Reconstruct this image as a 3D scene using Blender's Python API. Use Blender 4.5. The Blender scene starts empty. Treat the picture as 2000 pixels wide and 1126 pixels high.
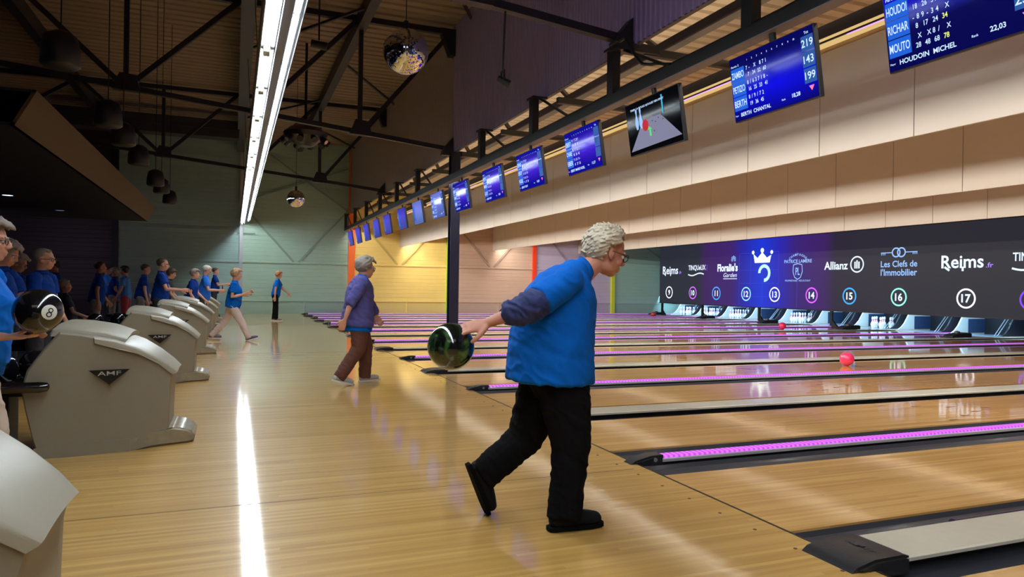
import bpy, bmesh, math, random
from mathutils import Vector, Matrix, noise
random.seed(7)
SC = bpy.context.scene
COL = SC.collection
V = Vector
# world axes: +X runs down the lanes, +Y along the foul line away from the camera, +Z up (metres)

# ---------------------------------------------------------------- camera
def make_camera():
    yaw, pitch, roll = math.radians(21.451), math.radians(-0.078), math.radians(0.866)
    f = V((math.sin(yaw)*math.cos(pitch), math.cos(yaw)*math.cos(pitch), math.sin(pitch)))
    r = V((math.cos(yaw), -math.sin(yaw), 0)); u = r.cross(f)
    r2 = r*math.cos(roll)+u*math.sin(roll); u2 = -r*math.sin(roll)+u*math.cos(roll)
    m = Matrix((r2, u2, -f)).transposed().to_4x4(); m.translation = V((0, 0, 1.15))
    cd = bpy.data.cameras.new('camera'); cd.sensor_width = 36; cd.lens = 36*1384.4/2000
    cd.clip_start = .05; cd.clip_end = 200
    o = bpy.data.objects.new('camera', cd); o.matrix_world = m; COL.objects.link(o); SC.camera = o
make_camera()
# ---------------------------------------------------------------- light and exposure
W = bpy.data.worlds.new('world'); SC.world = W; W.use_nodes = True
W.node_tree.nodes['Background'].inputs[0].default_value = (.5, .55, .7, 1)
W.node_tree.nodes['Background'].inputs[1].default_value = .02
SC.view_settings.view_transform = 'Standard'; SC.view_settings.look = 'None'
SC.view_settings.gamma = 1; SC.view_settings.use_curve_mapping = False
SC.view_settings.exposure = 0.0
TUBE = 85.0
def area(name, loc, sx, sy, power, color, normal=(0, 0, -1), spread=180):
    d = bpy.data.lights.new(name, 'AREA'); d.shape = 'RECTANGLE'; d.size = sx; d.size_y = sy
    d.energy = power; d.color = color; d.spread = math.radians(spread)
    o = bpy.data.objects.new(name, d); COL.objects.link(o); o.location = loc
    n = V(normal).normalized(); y = V((0, 1, 0)); x = y.cross(-n).normalized()
    o.matrix_world = Matrix((x, y, -n)).transposed().to_4x4(); o.matrix_world.translation = V(loc)
    return o
# lamps behind the hanging baffles (they wash the next baffle and the lanes)
area('baffle_lamp', (6.56, 12.8, 2.95), .03, 32, 780, (1, .96, .90), (1, 0, -.6))
area('baffle_lamp', (10.66, 12.8, 2.95), .03, 32, 700, (1, .96, .90), (1, 0, -.6))
# lamps on the back of the gantry wash the first baffle and the heads of the lanes
area('gantry_lamp', (4.30, 12, 3.405), .012, 33, 500, (1, .97, .93), (1, 0, -1.0))
# cove lamps on top of the first baffle wash the lane roof
area('cove_lamp', (5.85, 12, 4.02), .12, 32, 120, (1, .86, .66), (-.25, 0, 1))
# pin deck lamps behind the screen wall
area('pin_deck_lamp', (19.0, 20.5, .86), .10, 18, 380, (.45, .74, 1), (.75, 0, -.5))
# added fill light without fixtures: seats, far left wall, hall and bulkhead
area('seat_fill', (-4.4, 9, 3.4), 1.2, 14, 4, (.75, .8, 1), (.3, 0, -1))
area('bar_fill', (-6.8, 20, 2.4), .5, .5, 30, (.85, .72, .95), (.15, 1, -.25))
area('hall_fill', (-.5, -3.5, 4.6), 5, 3, 45, (1, .93, .85), (.1, .6, -1))
area('violet_fill', (-2.2, -2.0, 5.2), 2, 2, 75, (.66, .60, 1), (1, .75, .05), 110)

# ---------------------------------------------------------------- helpers
def srgb(c):
    return tuple(((x/255)/12.92 if x/255 <= .04045 else (((x/255)+.055)/1.055)**2.4) for x in c)
MATS = {}
def mat(name, rgb, rough=.6, metal=0, coat=0, noise_amt=0, noise_scale=20, bump=0, bump_scale=80, spec=.5, stretch=None):
    if name in MATS: return MATS[name]
    m = bpy.data.materials.new(name); m.use_nodes = True; nt = m.node_tree; N = nt.nodes; L = nt.links
    b = N['Principled BSDF']; col = srgb(rgb)
    b.inputs['Base Color'].default_value = (*col, 1); b.inputs['Roughness'].default_value = rough
    b.inputs['Metallic'].default_value = metal; b.inputs['Specular IOR Level'].default_value = spec
    b.inputs['Coat Weight'].default_value = coat; b.inputs['Coat Roughness'].default_value = .08
    tc = N.new('ShaderNodeTexCoord'); mp = N.new('ShaderNodeMapping'); L.new(tc.outputs['Object'], mp.inputs[0])
    if stretch: mp.inputs['Scale'].default_value = stretch
    if noise_amt:
        nz = N.new('ShaderNodeTexNoise'); nz.inputs['Scale'].default_value = noise_scale; nz.inputs['Detail'].default_value = 4
        L.new(mp.outputs[0], nz.inputs['Vector'])
        mx = N.new('ShaderNodeMix'); mx.data_type = 'RGBA'
        mx.inputs[6].default_value = (*[x*(1-noise_amt) for x in col], 1)
        mx.inputs[7].default_value = (*[min(1, x*(1+noise_amt)) for x in col], 1)
        L.new(nz.outputs['Fac'], mx.inputs[0]); L.new(mx.outputs[2], b.inputs['Base Color'])
    if bump:
        nb = N.new('ShaderNodeTexNoise'); nb.inputs['Scale'].default_value = bump_scale; nb.inputs['Detail'].default_value = 3
        L.new(mp.outputs[0], nb.inputs['Vector'])
        bp = N.new('ShaderNodeBump'); bp.inputs['Strength'].default_value = bump; bp.inputs['Distance'].default_value = .01
        L.new(nb.outputs['Fac'], bp.inputs['Height']); L.new(bp.outputs[0], b.inputs['Normal'])
    MATS[name] = m; return m
def emis(name, rgb, strength, base=(20, 20, 20)):
    if name in MATS: return MATS[name]
    m = mat(name, base, .35, spec=.05); b = m.node_tree.nodes['Principled BSDF']
    b.inputs['Emission Color'].default_value = (*srgb(rgb), 1); b.inputs['Emission Strength'].default_value = strength
    return m

def wood(name, base, dark, light, rough=.09, coat=.35, splice=None):
    """boards running along X; splice = (x, base2) changes the timber beyond x with fingered joints"""
    m = bpy.data.materials.new(name); m.use_nodes = True; nt = m.node_tree; N = nt.nodes; L = nt.links
    b = N['Principled BSDF']; geo = N.new('ShaderNodeNewGeometry'); sp = N.new('ShaderNodeSeparateXYZ')
    L.new(geo.outputs['Position'], sp.inputs[0])
    def math_(op, a, bb=None, val=None):
        n = N.new('ShaderNodeMath'); n.operation = op
        if hasattr(a, 'is_linked') or not isinstance(a, (int, float)): L.new(a, n.inputs[0])
        else: n.inputs[0].default_value = a
        if bb is not None: L.new(bb, n.inputs[1])
        elif val is not None: n.inputs[1].default_value = val
        return n.outputs[0]
    yb = math_('DIVIDE', sp.outputs[1], val=.027); fl = math_('FLOOR', yb)
    wn = N.new('ShaderNodeTexWhiteNoise'); wn.noise_dimensions = '2D'
    cmb = N.new('ShaderNodeCombineXYZ'); L.new(fl, cmb.inputs[0])
    # end joints of the boards
    xo = math_('ADD', math_('DIVIDE', sp.outputs[0], val=1.9), math_('MULTIPLY', math_('SINE', math_('MULTIPLY', fl, val=12.9898)), val=7.3))
    L.new(math_('FLOOR', xo), cmb.inputs[1]); L.new(cmb.outputs[0], wn.inputs['Vector'])
    mp = N.new('ShaderNodeMapping'); mp.inputs['Scale'].default_value = (1.1, 36, 1); L.new(geo.outputs['Position'], mp.inputs[0])
    gr = N.new('ShaderNodeTexNoise'); gr.inputs['Scale'].default_value = 1.0; gr.inputs['Detail'].default_value = 5
    L.new(mp.outputs[0], gr.inputs['Vector'])
    mp2 = N.new('ShaderNodeMapping'); mp2.inputs['Scale'].default_value = (.35, 9, 1); L.new(geo.outputs['Position'], mp2.inputs[0])
    gr2 = N.new('ShaderNodeTexNoise'); gr2.inputs['Scale'].default_value = 1.0; gr2.inputs['Detail'].default_value = 3
    L.new(mp2.outputs[0], gr2.inputs['Vector'])
    s = math_('ADD', math_('MULTIPLY', wn.outputs['Value'], val=.34), math_('MULTIPLY', gr.outputs['Fac'], val=.45))
    s = math_('ADD', s, math_('MULTIPLY', gr2.outputs['Fac'], val=.45))
    cr = N.new('ShaderNodeValToRGB'); e = cr.color_ramp.elements
    e[0].position = .36; e[0].color = (*srgb(dark), 1); e[1].position = .86; e[1].color = (*srgb(light), 1)
    k = e.new(.6); k.color = (*srgb(base), 1); L.new(s, cr.inputs[0])
    colout = cr.outputs[0]
    if splice:
        sw = math_('GREATER_THAN', math_('ADD', sp.outputs[0], math_('MULTIPLY', math_('MODULO', fl, val=2), val=.45)), val=splice[0])
        mx = N.new('ShaderNodeMix'); mx.data_type = 'RGBA'; mx.blend_type = 'MULTIPLY'
        L.new(sw, mx.inputs[0]); L.new(colout, mx.inputs[6]); mx.inputs[7].default_value = (*splice[1], 1); colout = mx.outputs[2]
    # thin seams between boards
    fr = math_('FRACT', yb); seam = math_('LESS_THAN', fr, val=.035)
    mx = N.new('ShaderNodeMix'); mx.data_type = 'RGBA'; mx.inputs[7].default_value = (*srgb(dark), 1)
    L.new(math_('MULTIPLY', seam, val=.35), mx.inputs[0]); L.new(colout, mx.inputs[6]); L.new(mx.outputs[2], b.inputs['Base Color'])
    b.inputs['Roughness'].default_value = .45; b.inputs['Specular IOR Level'].default_value = .3
    b.inputs['Coat Weight'].default_value = 1; b.inputs['Coat Roughness'].default_value = rough; b.inputs['Coat IOR'].default_value = 1.5
    # faint waviness of the boards stretches reflections across them
    mp3 = N.new('ShaderNodeMapping'); mp3.inputs['Scale'].default_value = (.9, 14, 1); L.new(geo.outputs['Position'], mp3.inputs[0])
    wv = N.new('ShaderNodeTexNoise'); wv.inputs['Scale'].default_value = 1; wv.inputs['Detail'].default_value = 1; L.new(mp3.outputs[0], wv.inputs['Vector'])
    bp = N.new('ShaderNodeBump'); bp.inputs['Strength'].default_value = .05; bp.inputs['Distance'].default_value = .01
    L.new(wv.outputs['Fac'], bp.inputs['Height']); L.new(bp.outputs[0], b.inputs['Coat Normal'])
    MATS[name] = m; return m

def link(name, bm, mats, parent=None, smooth=False, loc=None):
    me = bpy.data.meshes.new(name)
    bmesh.ops.recalc_face_normals(bm, faces=bm.faces[:]); bm.to_mesh(me); bm.free()
    for m in (mats if isinstance(mats, (list, tuple)) else [mats]): me.materials.append(m)
    if smooth:
        for p in me.polygons: p.use_smooth = True
    o = bpy.data.objects.new(name, me); COL.objects.link(o)
    if parent: o.parent = parent
    if loc is not None: o.location = loc
    return o
def autosmooth(o, ang=35):
    for p in o.data.polygons: p.use_smooth = True
    me = o.data; bm = bmesh.new(); bm.from_mesh(me); a = math.radians(ang)
    for e in bm.edges:
        if len(e.link_faces) == 2 and e.calc_face_angle(0) > a: e.smooth = False
    bm.to_mesh(me); bm.free(); return o
def empty(name, loc, rz=0):
    o = bpy.data.objects.new(name, None); COL.objects.link(o); o.location = loc; o.rotation_euler = (0, 0, rz)
    o.empty_display_size = .1; return o
def tag(o, label, cat, group=None):
    o['label'] = label; o['category'] = cat
    if group: o['group'] = group
    return o
def thing(name, label, cat, loc=(0, 0, 0), rz=0, group=None): return tag(empty(name, loc, rz), label, cat, group)
def struct(o): o['kind'] = 'structure'; return o
def copy_tree(o, parent=None):
    c = o.copy(); COL.objects.link(c)
    if parent: c.parent = parent
    for ch in [k for k in o.children]: copy_tree(ch, c)
    return c
def box(bm, x0, x1, y0, y1, z0, z1, mi=0):
    vs = [bm.verts.new((x, y, z)) for z in (z0, z1) for y in (y0, y1) for x in (x0, x1)]
    for f in ((0, 2, 3, 1), (4, 5, 7, 6), (0, 1, 5, 4), (2, 6, 7, 3), (0, 4, 6, 2), (1, 3, 7, 5)):
        bm.faces.new([vs[i] for i in f]).material_index = mi
    return vs
def bar(bm, a, b, w, h, up=(0, 0, 1), mi=0):
    a, b = V(a), V(b); d = (b-a).normalized(); u = V(up)
    s = d.cross(u)
    if s.length < .01: s = d.cross(V((1, 0, 0)))
    s.normalize(); u = s.cross(d)
    vs = [bm.verts.new(p+s*i*w/2+u*j*h/2) for p in (a, b) for i, j in ((-1, -1), (1, -1), (1, 1), (-1, 1))]
    for f in ((0, 1, 2, 3), (7, 6, 5, 4), (0, 4, 5, 1), (1, 5, 6, 2), (2, 6, 7, 3), (3, 7, 4, 0)):
        bm.faces.new([vs[i] for i in f]).material_index = mi
def prism(bm, pts, a0, a1, axis='y', mi=0):
    """pts 2D polygon: for axis y (x,z); axis x (y,z); axis z (x,y)"""
    def P(p, t): return {'y': (p[0], t, p[1]), 'x': (t, p[0], p[1]), 'z': (p[0], p[1], t)}[axis]
    A = [bm.verts.new(P(p, a0)) for p in pts]; B = [bm.verts.new(P(p, a1)) for p in pts]; n = len(pts)
    fs = [bm.faces.new(A), bm.faces.new(B[::-1])]+[bm.faces.new((A[i], B[i], B[(i+1) % n], A[(i+1) % n])) for i in range(n)]
    for f in fs: f.material_index = mi
    return fs
def tube(bm, pts, r, seg=8, mi=0, caps=True):
    """round tube through pts, r a number or list"""
    pts = [V(p) for p in pts]; n = len(pts); rs = r if isinstance(r, (list, tuple)) else [r]*n
    rings = []; prev = None
    for i, p in enumerate(pts):
        t = (pts[min(i+1, n-1)]-pts[max(i-1, 0)]).normalized()
        s = t.cross(V((0, 0, 1))) if prev is None else prev-t*prev.dot(t)
        if s.length < .01: s = t.cross(V((1, 0, 0)))
        s.normalize(); prev = s; u = s.cross(t)
        rings.append([bm.verts.new(p+(s*math.cos(a)+u*math.sin(a))*rs[i]) for a in [2*math.pi*k/seg for k in range(seg)]])
    for a, b in zip(rings, rings[1:]):
        for k in range(seg): bm.faces.new((a[k], a[(k+1) % seg], b[(k+1) % seg], b[k])).material_index = mi
    if caps:
        bm.faces.new(rings[0][::-1]).material_index = mi; bm.faces.new(rings[-1]).material_index = mi
def lathe(bm, prof, seg=24, c=(0, 0, 0), mi=0):
    c = V(c); rings = []
    for r, z in prof:
        rings.append([bm.verts.new(c+V((r*math.cos(2*math.pi*k/seg), r*math.sin(2*math.pi*k/seg), z))) for k in range(seg)] if r > 1e-5 else [bm.verts.new(c+V((0, 0, z)))])
    for a, b in zip(rings, rings[1:]):
        for k in range(seg):
            q = [a[k % len(a)], a[(k+1) % len(a)], b[(k+1) % len(b)], b[k % len(b)]]
            u = []
            for v in q:
                if v not in u: u.append(v)
            if len(u) > 2: bm.faces.new(u).material_index = mi
def ellip(bm, c, ax, r, seg=16, rings=10):
    """ellipsoid with axis frame ax=(f,l,u) vectors and radii r"""
    c = V(c); M = Matrix([V(a) for a in ax]).transposed()
    def pt(th, ph): return c+M@V((r[0]*math.sin(th)*math.cos(ph), r[1]*math.sin(th)*math.sin(ph), r[2]*math.cos(th)))
    top = bm.verts.new(pt(0, 0)); bot = bm.verts.new(pt(math.pi, 0))
    R = [[bm.verts.new(pt(math.pi*i/rings, 2*math.pi*k/seg)) for k in range(seg)] for i in range(1, rings)]
    for k in range(seg):
        bm.faces.new((top, R[0][k], R[0][(k+1) % seg])); bm.faces.new((bot, R[-1][(k+1) % seg], R[-1][k]))
    for a, b in zip(R, R[1:]):
        for k in range(seg): bm.faces.new((a[k], b[k], b[(k+1) % seg], a[(k+1) % seg]))
def text(s, cx, cy, w=None, h=None, bold=0.0, align='CENTER', shear=0, extr=.0, size=None):
    """text as a mesh in the XY plane; fitted to width w and/or height h, centred on (cx,cy)"""
    cu = bpy.data.curves.new('lettering', 'FONT'); cu.body = s; cu.size = 1; cu.offset = bold; cu.shear = shear
    cu.extrude = extr; cu.resolution_u = 3; cu.align_x = 'LEFT'
    o = bpy.data.objects.new('t', cu); COL.objects.link(o)
    dg = bpy.context.evaluated_depsgraph_get(); me = bpy.data.meshes.new_from_object(o.evaluated_get(dg))
    bpy.data.objects.remove(o); bpy.data.curves.remove(cu)
    bm = bmesh.new(); bm.from_mesh(me); bpy.data.meshes.remove(me)
    if not bm.verts: return bm
    xs = [v.co.x for v in bm.verts]; ys = [v.co.y for v in bm.verts]
    sx = (w/(max(xs)-min(xs))) if w else None; sy = (h/(max(ys)-min(ys))) if h else None
    sx = sx or sy; sy = sy or sx
    if size:
        k = size/.73; mx = (max(xs)+min(xs))/2
        for v in bm.verts: v.co = V(((v.co.x-mx)*k*.82+cx, (v.co.y-.365)*k+cy, 0))
        return bm
    mx = (max(xs)+min(xs))/2; my = (max(ys)+min(ys))/2
    if align == 'LEFT': mx = min(xs)
    for v in bm.verts: v.co = V(((v.co.x-mx)*sx+cx, (v.co.y-my)*sy+cy, 0))
    return bm
def merge(dst, src, M=None):
    me = bpy.data.meshes.new('m'); src.to_mesh(me); src.free()
    if M is not None: me.transform(M)
    dst.from_mesh(me); bpy.data.meshes.remove(me)
def arc(bm, cx, cy, r0, r1, a0=0, a1=360, seg=40, z=0, sy=1):
    pts = []; full = abs(a1-a0) >= 359.9
    for i in range(seg+1):
        a = math.radians(a0+(a1-a0)*i/seg)
        pts.append((bm.verts.new((cx+r0*math.cos(a), cy+sy*r0*math.sin(a), z)), bm.verts.new((cx+r1*math.cos(a), cy+sy*r1*math.sin(a), z))))
    for a, b in zip(pts, pts[1:]): bm.faces.new((a[0], a[1], b[1], b[0]))
def poly2(bm, pts, z=0): bm.faces.new([bm.verts.new((x, y, z)) for x, y in pts])
def stroke(bm, pts, w, z=0):
    pts = [V((x, y, 0)) for x, y in pts]; L = []
    for i, p in enumerate(pts):
        t = (pts[min(i+1, len(pts)-1)]-pts[max(i-1, 0)]).normalized(); n = V((-t.y, t.x, 0))
        L.append((bm.verts.new(p+n*w/2+V((0, 0, z))), bm.verts.new(p-n*w/2+V((0, 0, z)))))
    for a, b in zip(L, L[1:]): bm.faces.new((a[0], b[0], b[1], a[1]))

# ================================================================ SETTING
YF = 29.0                       # far wall
m_app = wood('approach_wood', (202, 156, 82), (186, 140, 68), (216, 173, 100), rough=.075)
m_lane = wood('lane_wood', (212, 162, 90), (192, 142, 72), (226, 182, 110), rough=.06, splice=(7.0, (.80, .72, .60)))
def plane_obj(name, x0, x1, y0, y1, z, m):
    bm = bmesh.new(); box(bm, x0, x1, y0, y1, z-.04, z); return struct(link(name, bm, m))
plane_obj('floor', -1.95, 2.49, -4, YF, 0, m_app)
plane_obj('floor_concourse', -9, -1.95, -4, YF, 0, mat('carpet', (34, 32, 38), .95, noise_amt=.3, noise_scale=60))
plane_obj('floor_pit', 2.49, 24, -4, YF, -.13, mat('pit', (26, 26, 30), .8))
# foul line and the row of inlaid dots before it
bm = bmesh.new(); box(bm, 2.485, 2.50, -4, YF, -.03, .0012)
struct(link('floor_line', bm, mat('foul_black', (18, 14, 10), .5)))
bm = bmesh.new()
for i in range(-8, 110):
    y = .1+i*.265; lathe(bm, [(0, .0015), (.009, .0015), (.009, 0)], 8, (2.36, y, 0))
o = link('floor_dots', bm, mat('dot_brown', (86, 56, 30), .6)); struct(o)
bm = bmesh.new(); box(bm, -1.9, 2.4, 3.93, 3.936, -.01, .0008); box(bm, -1.9, 2.4, 12.4, 12.41, -.01, .0008); box(bm, -1.9, 2.4, 20.9, 20.92, -.01, .0008)
struct(link('floor_seam', bm, mat('seam', (110, 78, 44), .6)))

# far wall: ribbed steel cladding, one coloured bay between posts
def cladding(name, x0, x1, z0, z1, m, y=YF):
    bm = bmesh.new(); prof = []; z = z0
    while z < z1:
        prof += [(y, z), (y, min(z+.135, z1)), (y+.008, min(z+.14, z1)), (y+.008, min(z+.15, z1))]; z += .155
    prof += [(y+.06, z1), (y+.06, z0)]
    A = [[bm.verts.new((x, p[0], p[1])) for p in prof] for x in (x0, x1)]
    n = len(prof)
    for i in range(n): bm.faces.new((A[0][i], A[0][(i+1) % n], A[1][(i+1) % n], A[1][i]))
    return struct(link(name, bm, m))
bays = [(-9.2, -3.99, (66, 50, 66)), (-3.99, .22, (150, 178, 172)), (.22, 4.33, (168, 196, 176)), (4.33, 8.43, (232, 204, 118)),
        (8.43, 12.42, (196, 168, 146)), (12.42, 16.40, (190, 180, 204)), (16.40, 24, (158, 198, 184))]
for i, (a, b, c) in enumerate(bays):
    mm = mat('cladding_%d' % i, c, .42, noise_amt=.05, noise_scale=3)
    cladding('wall_far', a, b, .52, 6.9, mm)
    low = tuple(int(v*.93) for v in c)
    bm = bmesh.new(); box(bm, a, b, YF, YF+.06, 0, .5); struct(link('baseboard_far', bm, mat('plinth_%d' % i, low, .5)))
tn = 0
def trim(bm, m):
    global tn; tn += 1; return struct(link('trim_%d' % tn, bm, m))
m_grey = mat('grey_steel', (120, 124, 126), .5); m_dark = mat('dark_steel', (30, 29, 36), .45, noise_amt=.2, noise_scale=8)
for i, (a, b, c) in enumerate(bays):      # girts and braces of every bay
    g = mat('girt_%d' % i, tuple(min(255, int(v*1.02)) for v in c), .5)
    bm = bmesh.new(); box(bm, a+.05, b-.05, YF-.05, YF, 1.96, 2.02); box(bm, a+.05, b-.05, YF-.03, YF, .48, .53)
    box(bm, (a+b)/2+.3, (a+b)/2+.34, YF-.03, YF, 0, .5)
    if i == 1: box(bm, a+.05, b-.05, YF-.05, YF, 3.14, 3.19)
    trim(bm, g)
    if i >= 2:
        bm = bmesh.new(); mx = (a+b)/2
        for s, e in ((-1, a+.1), (1, b-.1)): bar(bm, (mx+s*.09, YF-.04, 2.02), (e, YF-.04, 4.1), .07, .05, (0, 1, 0))
        if i == 2: bar(bm, (b-.1, YF-.07, 4.12), (a+.8, YF-.07, 6.3), .07, .05, (0, 1, 0)); bar(bm, (a+.1, YF-.08, 4.3), (b-.1, YF-.08, 5.8), .05, .04, (0, 1, 0))
        trim(bm, mat('brace_%d' % i, tuple(int(v*.82) for v in c), .5))
for x, w, c in ((-3.99, .2, (24, 26, 34)), (.25, .13, (170, 172, 176)), (4.40, .26, (236, 106, 32)), (8.43, .10, (168, 208, 20)),
                (12.42, .17, (232, 62, 26)), (16.40, .17, (210, 226, 60))):
    bm = bmesh.new(); box(bm, x-w/2, x+w/2, YF-.12, YF, 0, 6.6); trim(bm, mat('post_%d' % int(x*10), c, .45))
bm = bmesh.new(); box(bm, 0.1, .75, YF-.09, YF-.05, 3.05, 3.09); trim(bm, m_grey)
# other walls
for nm, a in (('wall_left', (-9.3, -9.2, -6, YF, 0, 6.9)), ('wall_back', (24, 24.1, -6, YF, -.2, 6)), ('wall_front', (-9.2, 24, -4.1, -4, -.2, 6.9))):
    bm = bmesh.new(); box(bm, *a); struct(link(nm, bm, mat('dark_wall_'+nm, (52, 50, 56) if nm != 'wall_back' else (22, 26, 36), .7)))
# roof deck of the hall: trapezoid sheet, ribs along X
def deck(name, x0, x1, y0, y1, z, m, pitch=.30):
    bm = bmesh.new(); prof = []; y = y0
    while y < y1:
        prof += [(y, z), (y+pitch*.62, z), (y+pitch*.70, z+.05), (y+pitch*.92, z+.05)]; y += pitch
    prof.append((y, z))
    A = [[bm.verts.new((x, p[0], p[1])) for p in prof] for x in (x0, x1)]
    for i in range(len(prof)-1): bm.faces.new((A[0][i], A[0][i+1], A[1][i+1], A[1][i]))
    bm2 = bm; box(bm2, x0, x1, y0, y1, z+.08, z+.12); return struct(link(name, bm, m))
deck('ceiling', -9.2, 4.33, -4, YF, 6.72, mat('roof_deck', (150, 132, 112), .7, noise_amt=.08, noise_scale=2))
deck('ceiling_lanes', 4.45, 24, -4, YF, 5.0, mat('lane_deck', (200, 184, 156), .6, noise_amt=.06, noise_scale=2), .26)
# bulkhead of corrugated sheets above the foul line
def bulkhead(y0, y1, m, pitch, amp, x=4.33):
    bm = bmesh.new(); n = max(2, int((y1-y0)/pitch)); prof = []
    for i in range(n):
        y = y0+(y1-y0)*i/n; p = (y1-y0)/n
        prof += [(x, y), (x, y+p*.5), (x+amp, y+p*.6), (x+amp, y+p*.9)]
    prof.append((x, y1))
    A = [[bm.verts.new((p[0], p[1], z)) for p in prof] for z in (4.02, 6.74)]
    for i in range(len(prof)-1): bm.faces.new((A[0][i], A[0][i+1], A[1][i+1], A[1][i]))
    box(bm, x+.04, x+.09, y0, y1, 4.07, 6.74)
    return struct(link('wall_bulkhead', bm, m))
bulkhead(-4, 7.3, mat('bulk_violet_glow', (164, 152, 200), .6), .10, .018)  # violet LED glow is mixed into the paint colour of both violet sheets
bulkhead(7.3, 14.6, mat('bulk_violet_glow2', (166, 154, 196), .6), .09, .014)
bulkhead(14.6, 21.9, mat('bulk_taupe', (166, 152, 150), .6), .12, .006)
bulkhead(21.9, YF, mat('bulk_taupe2', (166, 154, 150), .6), .12, .006)
bm = bmesh.new(); box(bm, 4.35, 4.41, -4, YF, 4.02, 4.06); trim(bm, mat('edge_steel', (88, 84, 92), .5))

# ================================================================ STEEL FRAME
def nameof(prefix, n): return prefix
ORD = ['nearest', 'second nearest', 'third nearest', 'fourth nearest', 'fifth nearest', 'sixth nearest', 'seventh nearest', 'eighth nearest', 'ninth nearest',
       'tenth nearest', 'eleventh nearest', 'twelfth nearest', 'thirteenth nearest', 'fourteenth nearest', 'fifteenth nearest', 'sixteenth nearest', 'seventeenth nearest']
def truss(Y, lab):
    t = thing('roof_truss', lab, 'roof truss', (4.33, Y, 4.05), 0, 'dark steel roof trusses')
    zb = lambda x: 4.50-.10*x-4.05
    X = [-6.05, -3.95, -1.85, .36, 2.35, 4.30]; zt = 6.56-4.05
    L = lambda x: x-4.33
    bm = bmesh.new(); bar(bm, (L(-9), 0, zb(-9)), (L(4.30), 0, zb(4.30)), .10, .09); link('bottom_chord', bm, [m_dark], t)
    bm = bmesh.new(); bar(bm, (L(-9), 0, zt), (L(4.30), 0, zt), .11, .11); link('top_chord', bm, [m_dark], t)
    for x in (-5.9, -1.87, 2.35):
        bm = bmesh.new(); bar(bm, (L(x), 0, zb(x)), (L(x), 0, zt), .085, .085, (0, 1, 0)); link('post', bm, m_dark, t)
    for a, b in ((.36, 2.30), (2.38, 4.25), (-1.85, 0.05), (-1.9, -3.9), (-6, -3.95)):
        bm = bmesh.new(); bar(bm, (L(a), 0, zb(a)), (L(b), 0, zt), .09, .09, (0, 1, 0)); link('diagonal', bm, m_dark, t)
    for x in (-1.87, 2.36):
        bm = bmesh.new(); z = zb(x); prism(bm, [(L(x)-.22, z-.05), (L(x)+.22, z-.07), (L(x)+.18, z+.22), (L(x)-.1, z+.25)], -.07, .07); link('gusset_plate', bm, m_dark, t)
    bm = bmesh.new(); prism(bm, [(-.22, .04), (-.02, .28), (-.02, .0), (.35, -.02), (.35, -.11), (-.26, -.11)], -.08, .08); link('bracket', bm, m_dark, t)
    bm = bmesh.new(); prism(bm, [(-.34, zt+.05), (0, zt+.05), (0, zt-.5), (-.12, zt-.5)], -.10, .10); link('gusset_plate', bm, m_dark, t)
    return t
truss(7.3, 'dark steel roof truss nearest the camera, its bottom bar crossing above the mirror ball')
truss(14.6, 'dark steel roof truss landing on the top of the navy column')
truss(21.9, 'farthest dark steel roof truss, behind the disco effect light')
t = thing('roof_beam', 'dark grey lengthwise roof beam above the row of fluorescent lights', 'beam', (.19, 12, 6.0))
bm = bmesh.new(); box(bm, -.10, .10, -15, 16.9, .18, .60); link('web', bm, mat('beam_grey', (78, 80, 92), .5), t)
bm = bmesh.new(); box(bm, -.13, .13, -15, 16.9, .14, .18); link('flange', bm, mat('beam_grey', (78, 80, 92), .5), t)
t = thing('roof_beam', 'dark lengthwise roof beam between the lights and the violet bulkhead', 'beam', (2.35, 12, 6.45))
bm = bmesh.new(); box(bm, -.09, .09, -15, 16.9, -.12, .2); link('web', bm, m_dark, t)
for i in range(-1, 4):
    for s in (0, 1):
        bm = bmesh.new(); y0 = -12+i*7.3+7.3*.5*s+2.6-7.3*.5; bar(bm, (0, y0, 0), (2.0 if s else -2.0, y0+3.6, .05), .05, .05); link('wind_brace', bm, m_dark, t)
for i, x in enumerate((-4.0, -6.4)):
    t = thing('roof_beam', ['dark lengthwise roof beam over the seating side', 'dark lengthwise roof beam farthest to the left'][i], 'beam', (x, 12, 6.45))
    bm = bmesh.new(); box(bm, -.1, .1, -15, 16.9, -.12, .2); link('web', bm, m_dark, t)
t = thing('air_duct', 'dark square air duct high up over the seating side', 'duct', (-2.9, 25, 6.2))
bm = bmesh.new(); box(bm, -3, 3, -.3, .3, -.35, .2); link('duct_body', bm, mat('duct', (52, 50, 52), .5), t)
bm = bmesh.new(); box(bm, -3.02, 3.02, -.33, -.3, -.1, -.05); link('flange', bm, mat('duct', (52, 50, 52), .5), t)
# navy column
t = thing('steel_column', 'tall navy blue steel column standing among the lanes', 'column', (4.36, 14.55, -.1))
nv = mat('navy', (22, 25, 54), .4)
bm = bmesh.new(); box(bm, -.10, .10, -.10, -.085, 0, 4.08); box(bm, -.10, .10, .085, .10, 0, 4.08); box(bm, -.01, .01, -.085, .085, 0, 4.08); link('shaft', bm, nv, t)
bm = bmesh.new(); box(bm, -.16, .16, -.16, .16, 0, .02); link('base_plate', bm, nv, t)

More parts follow.
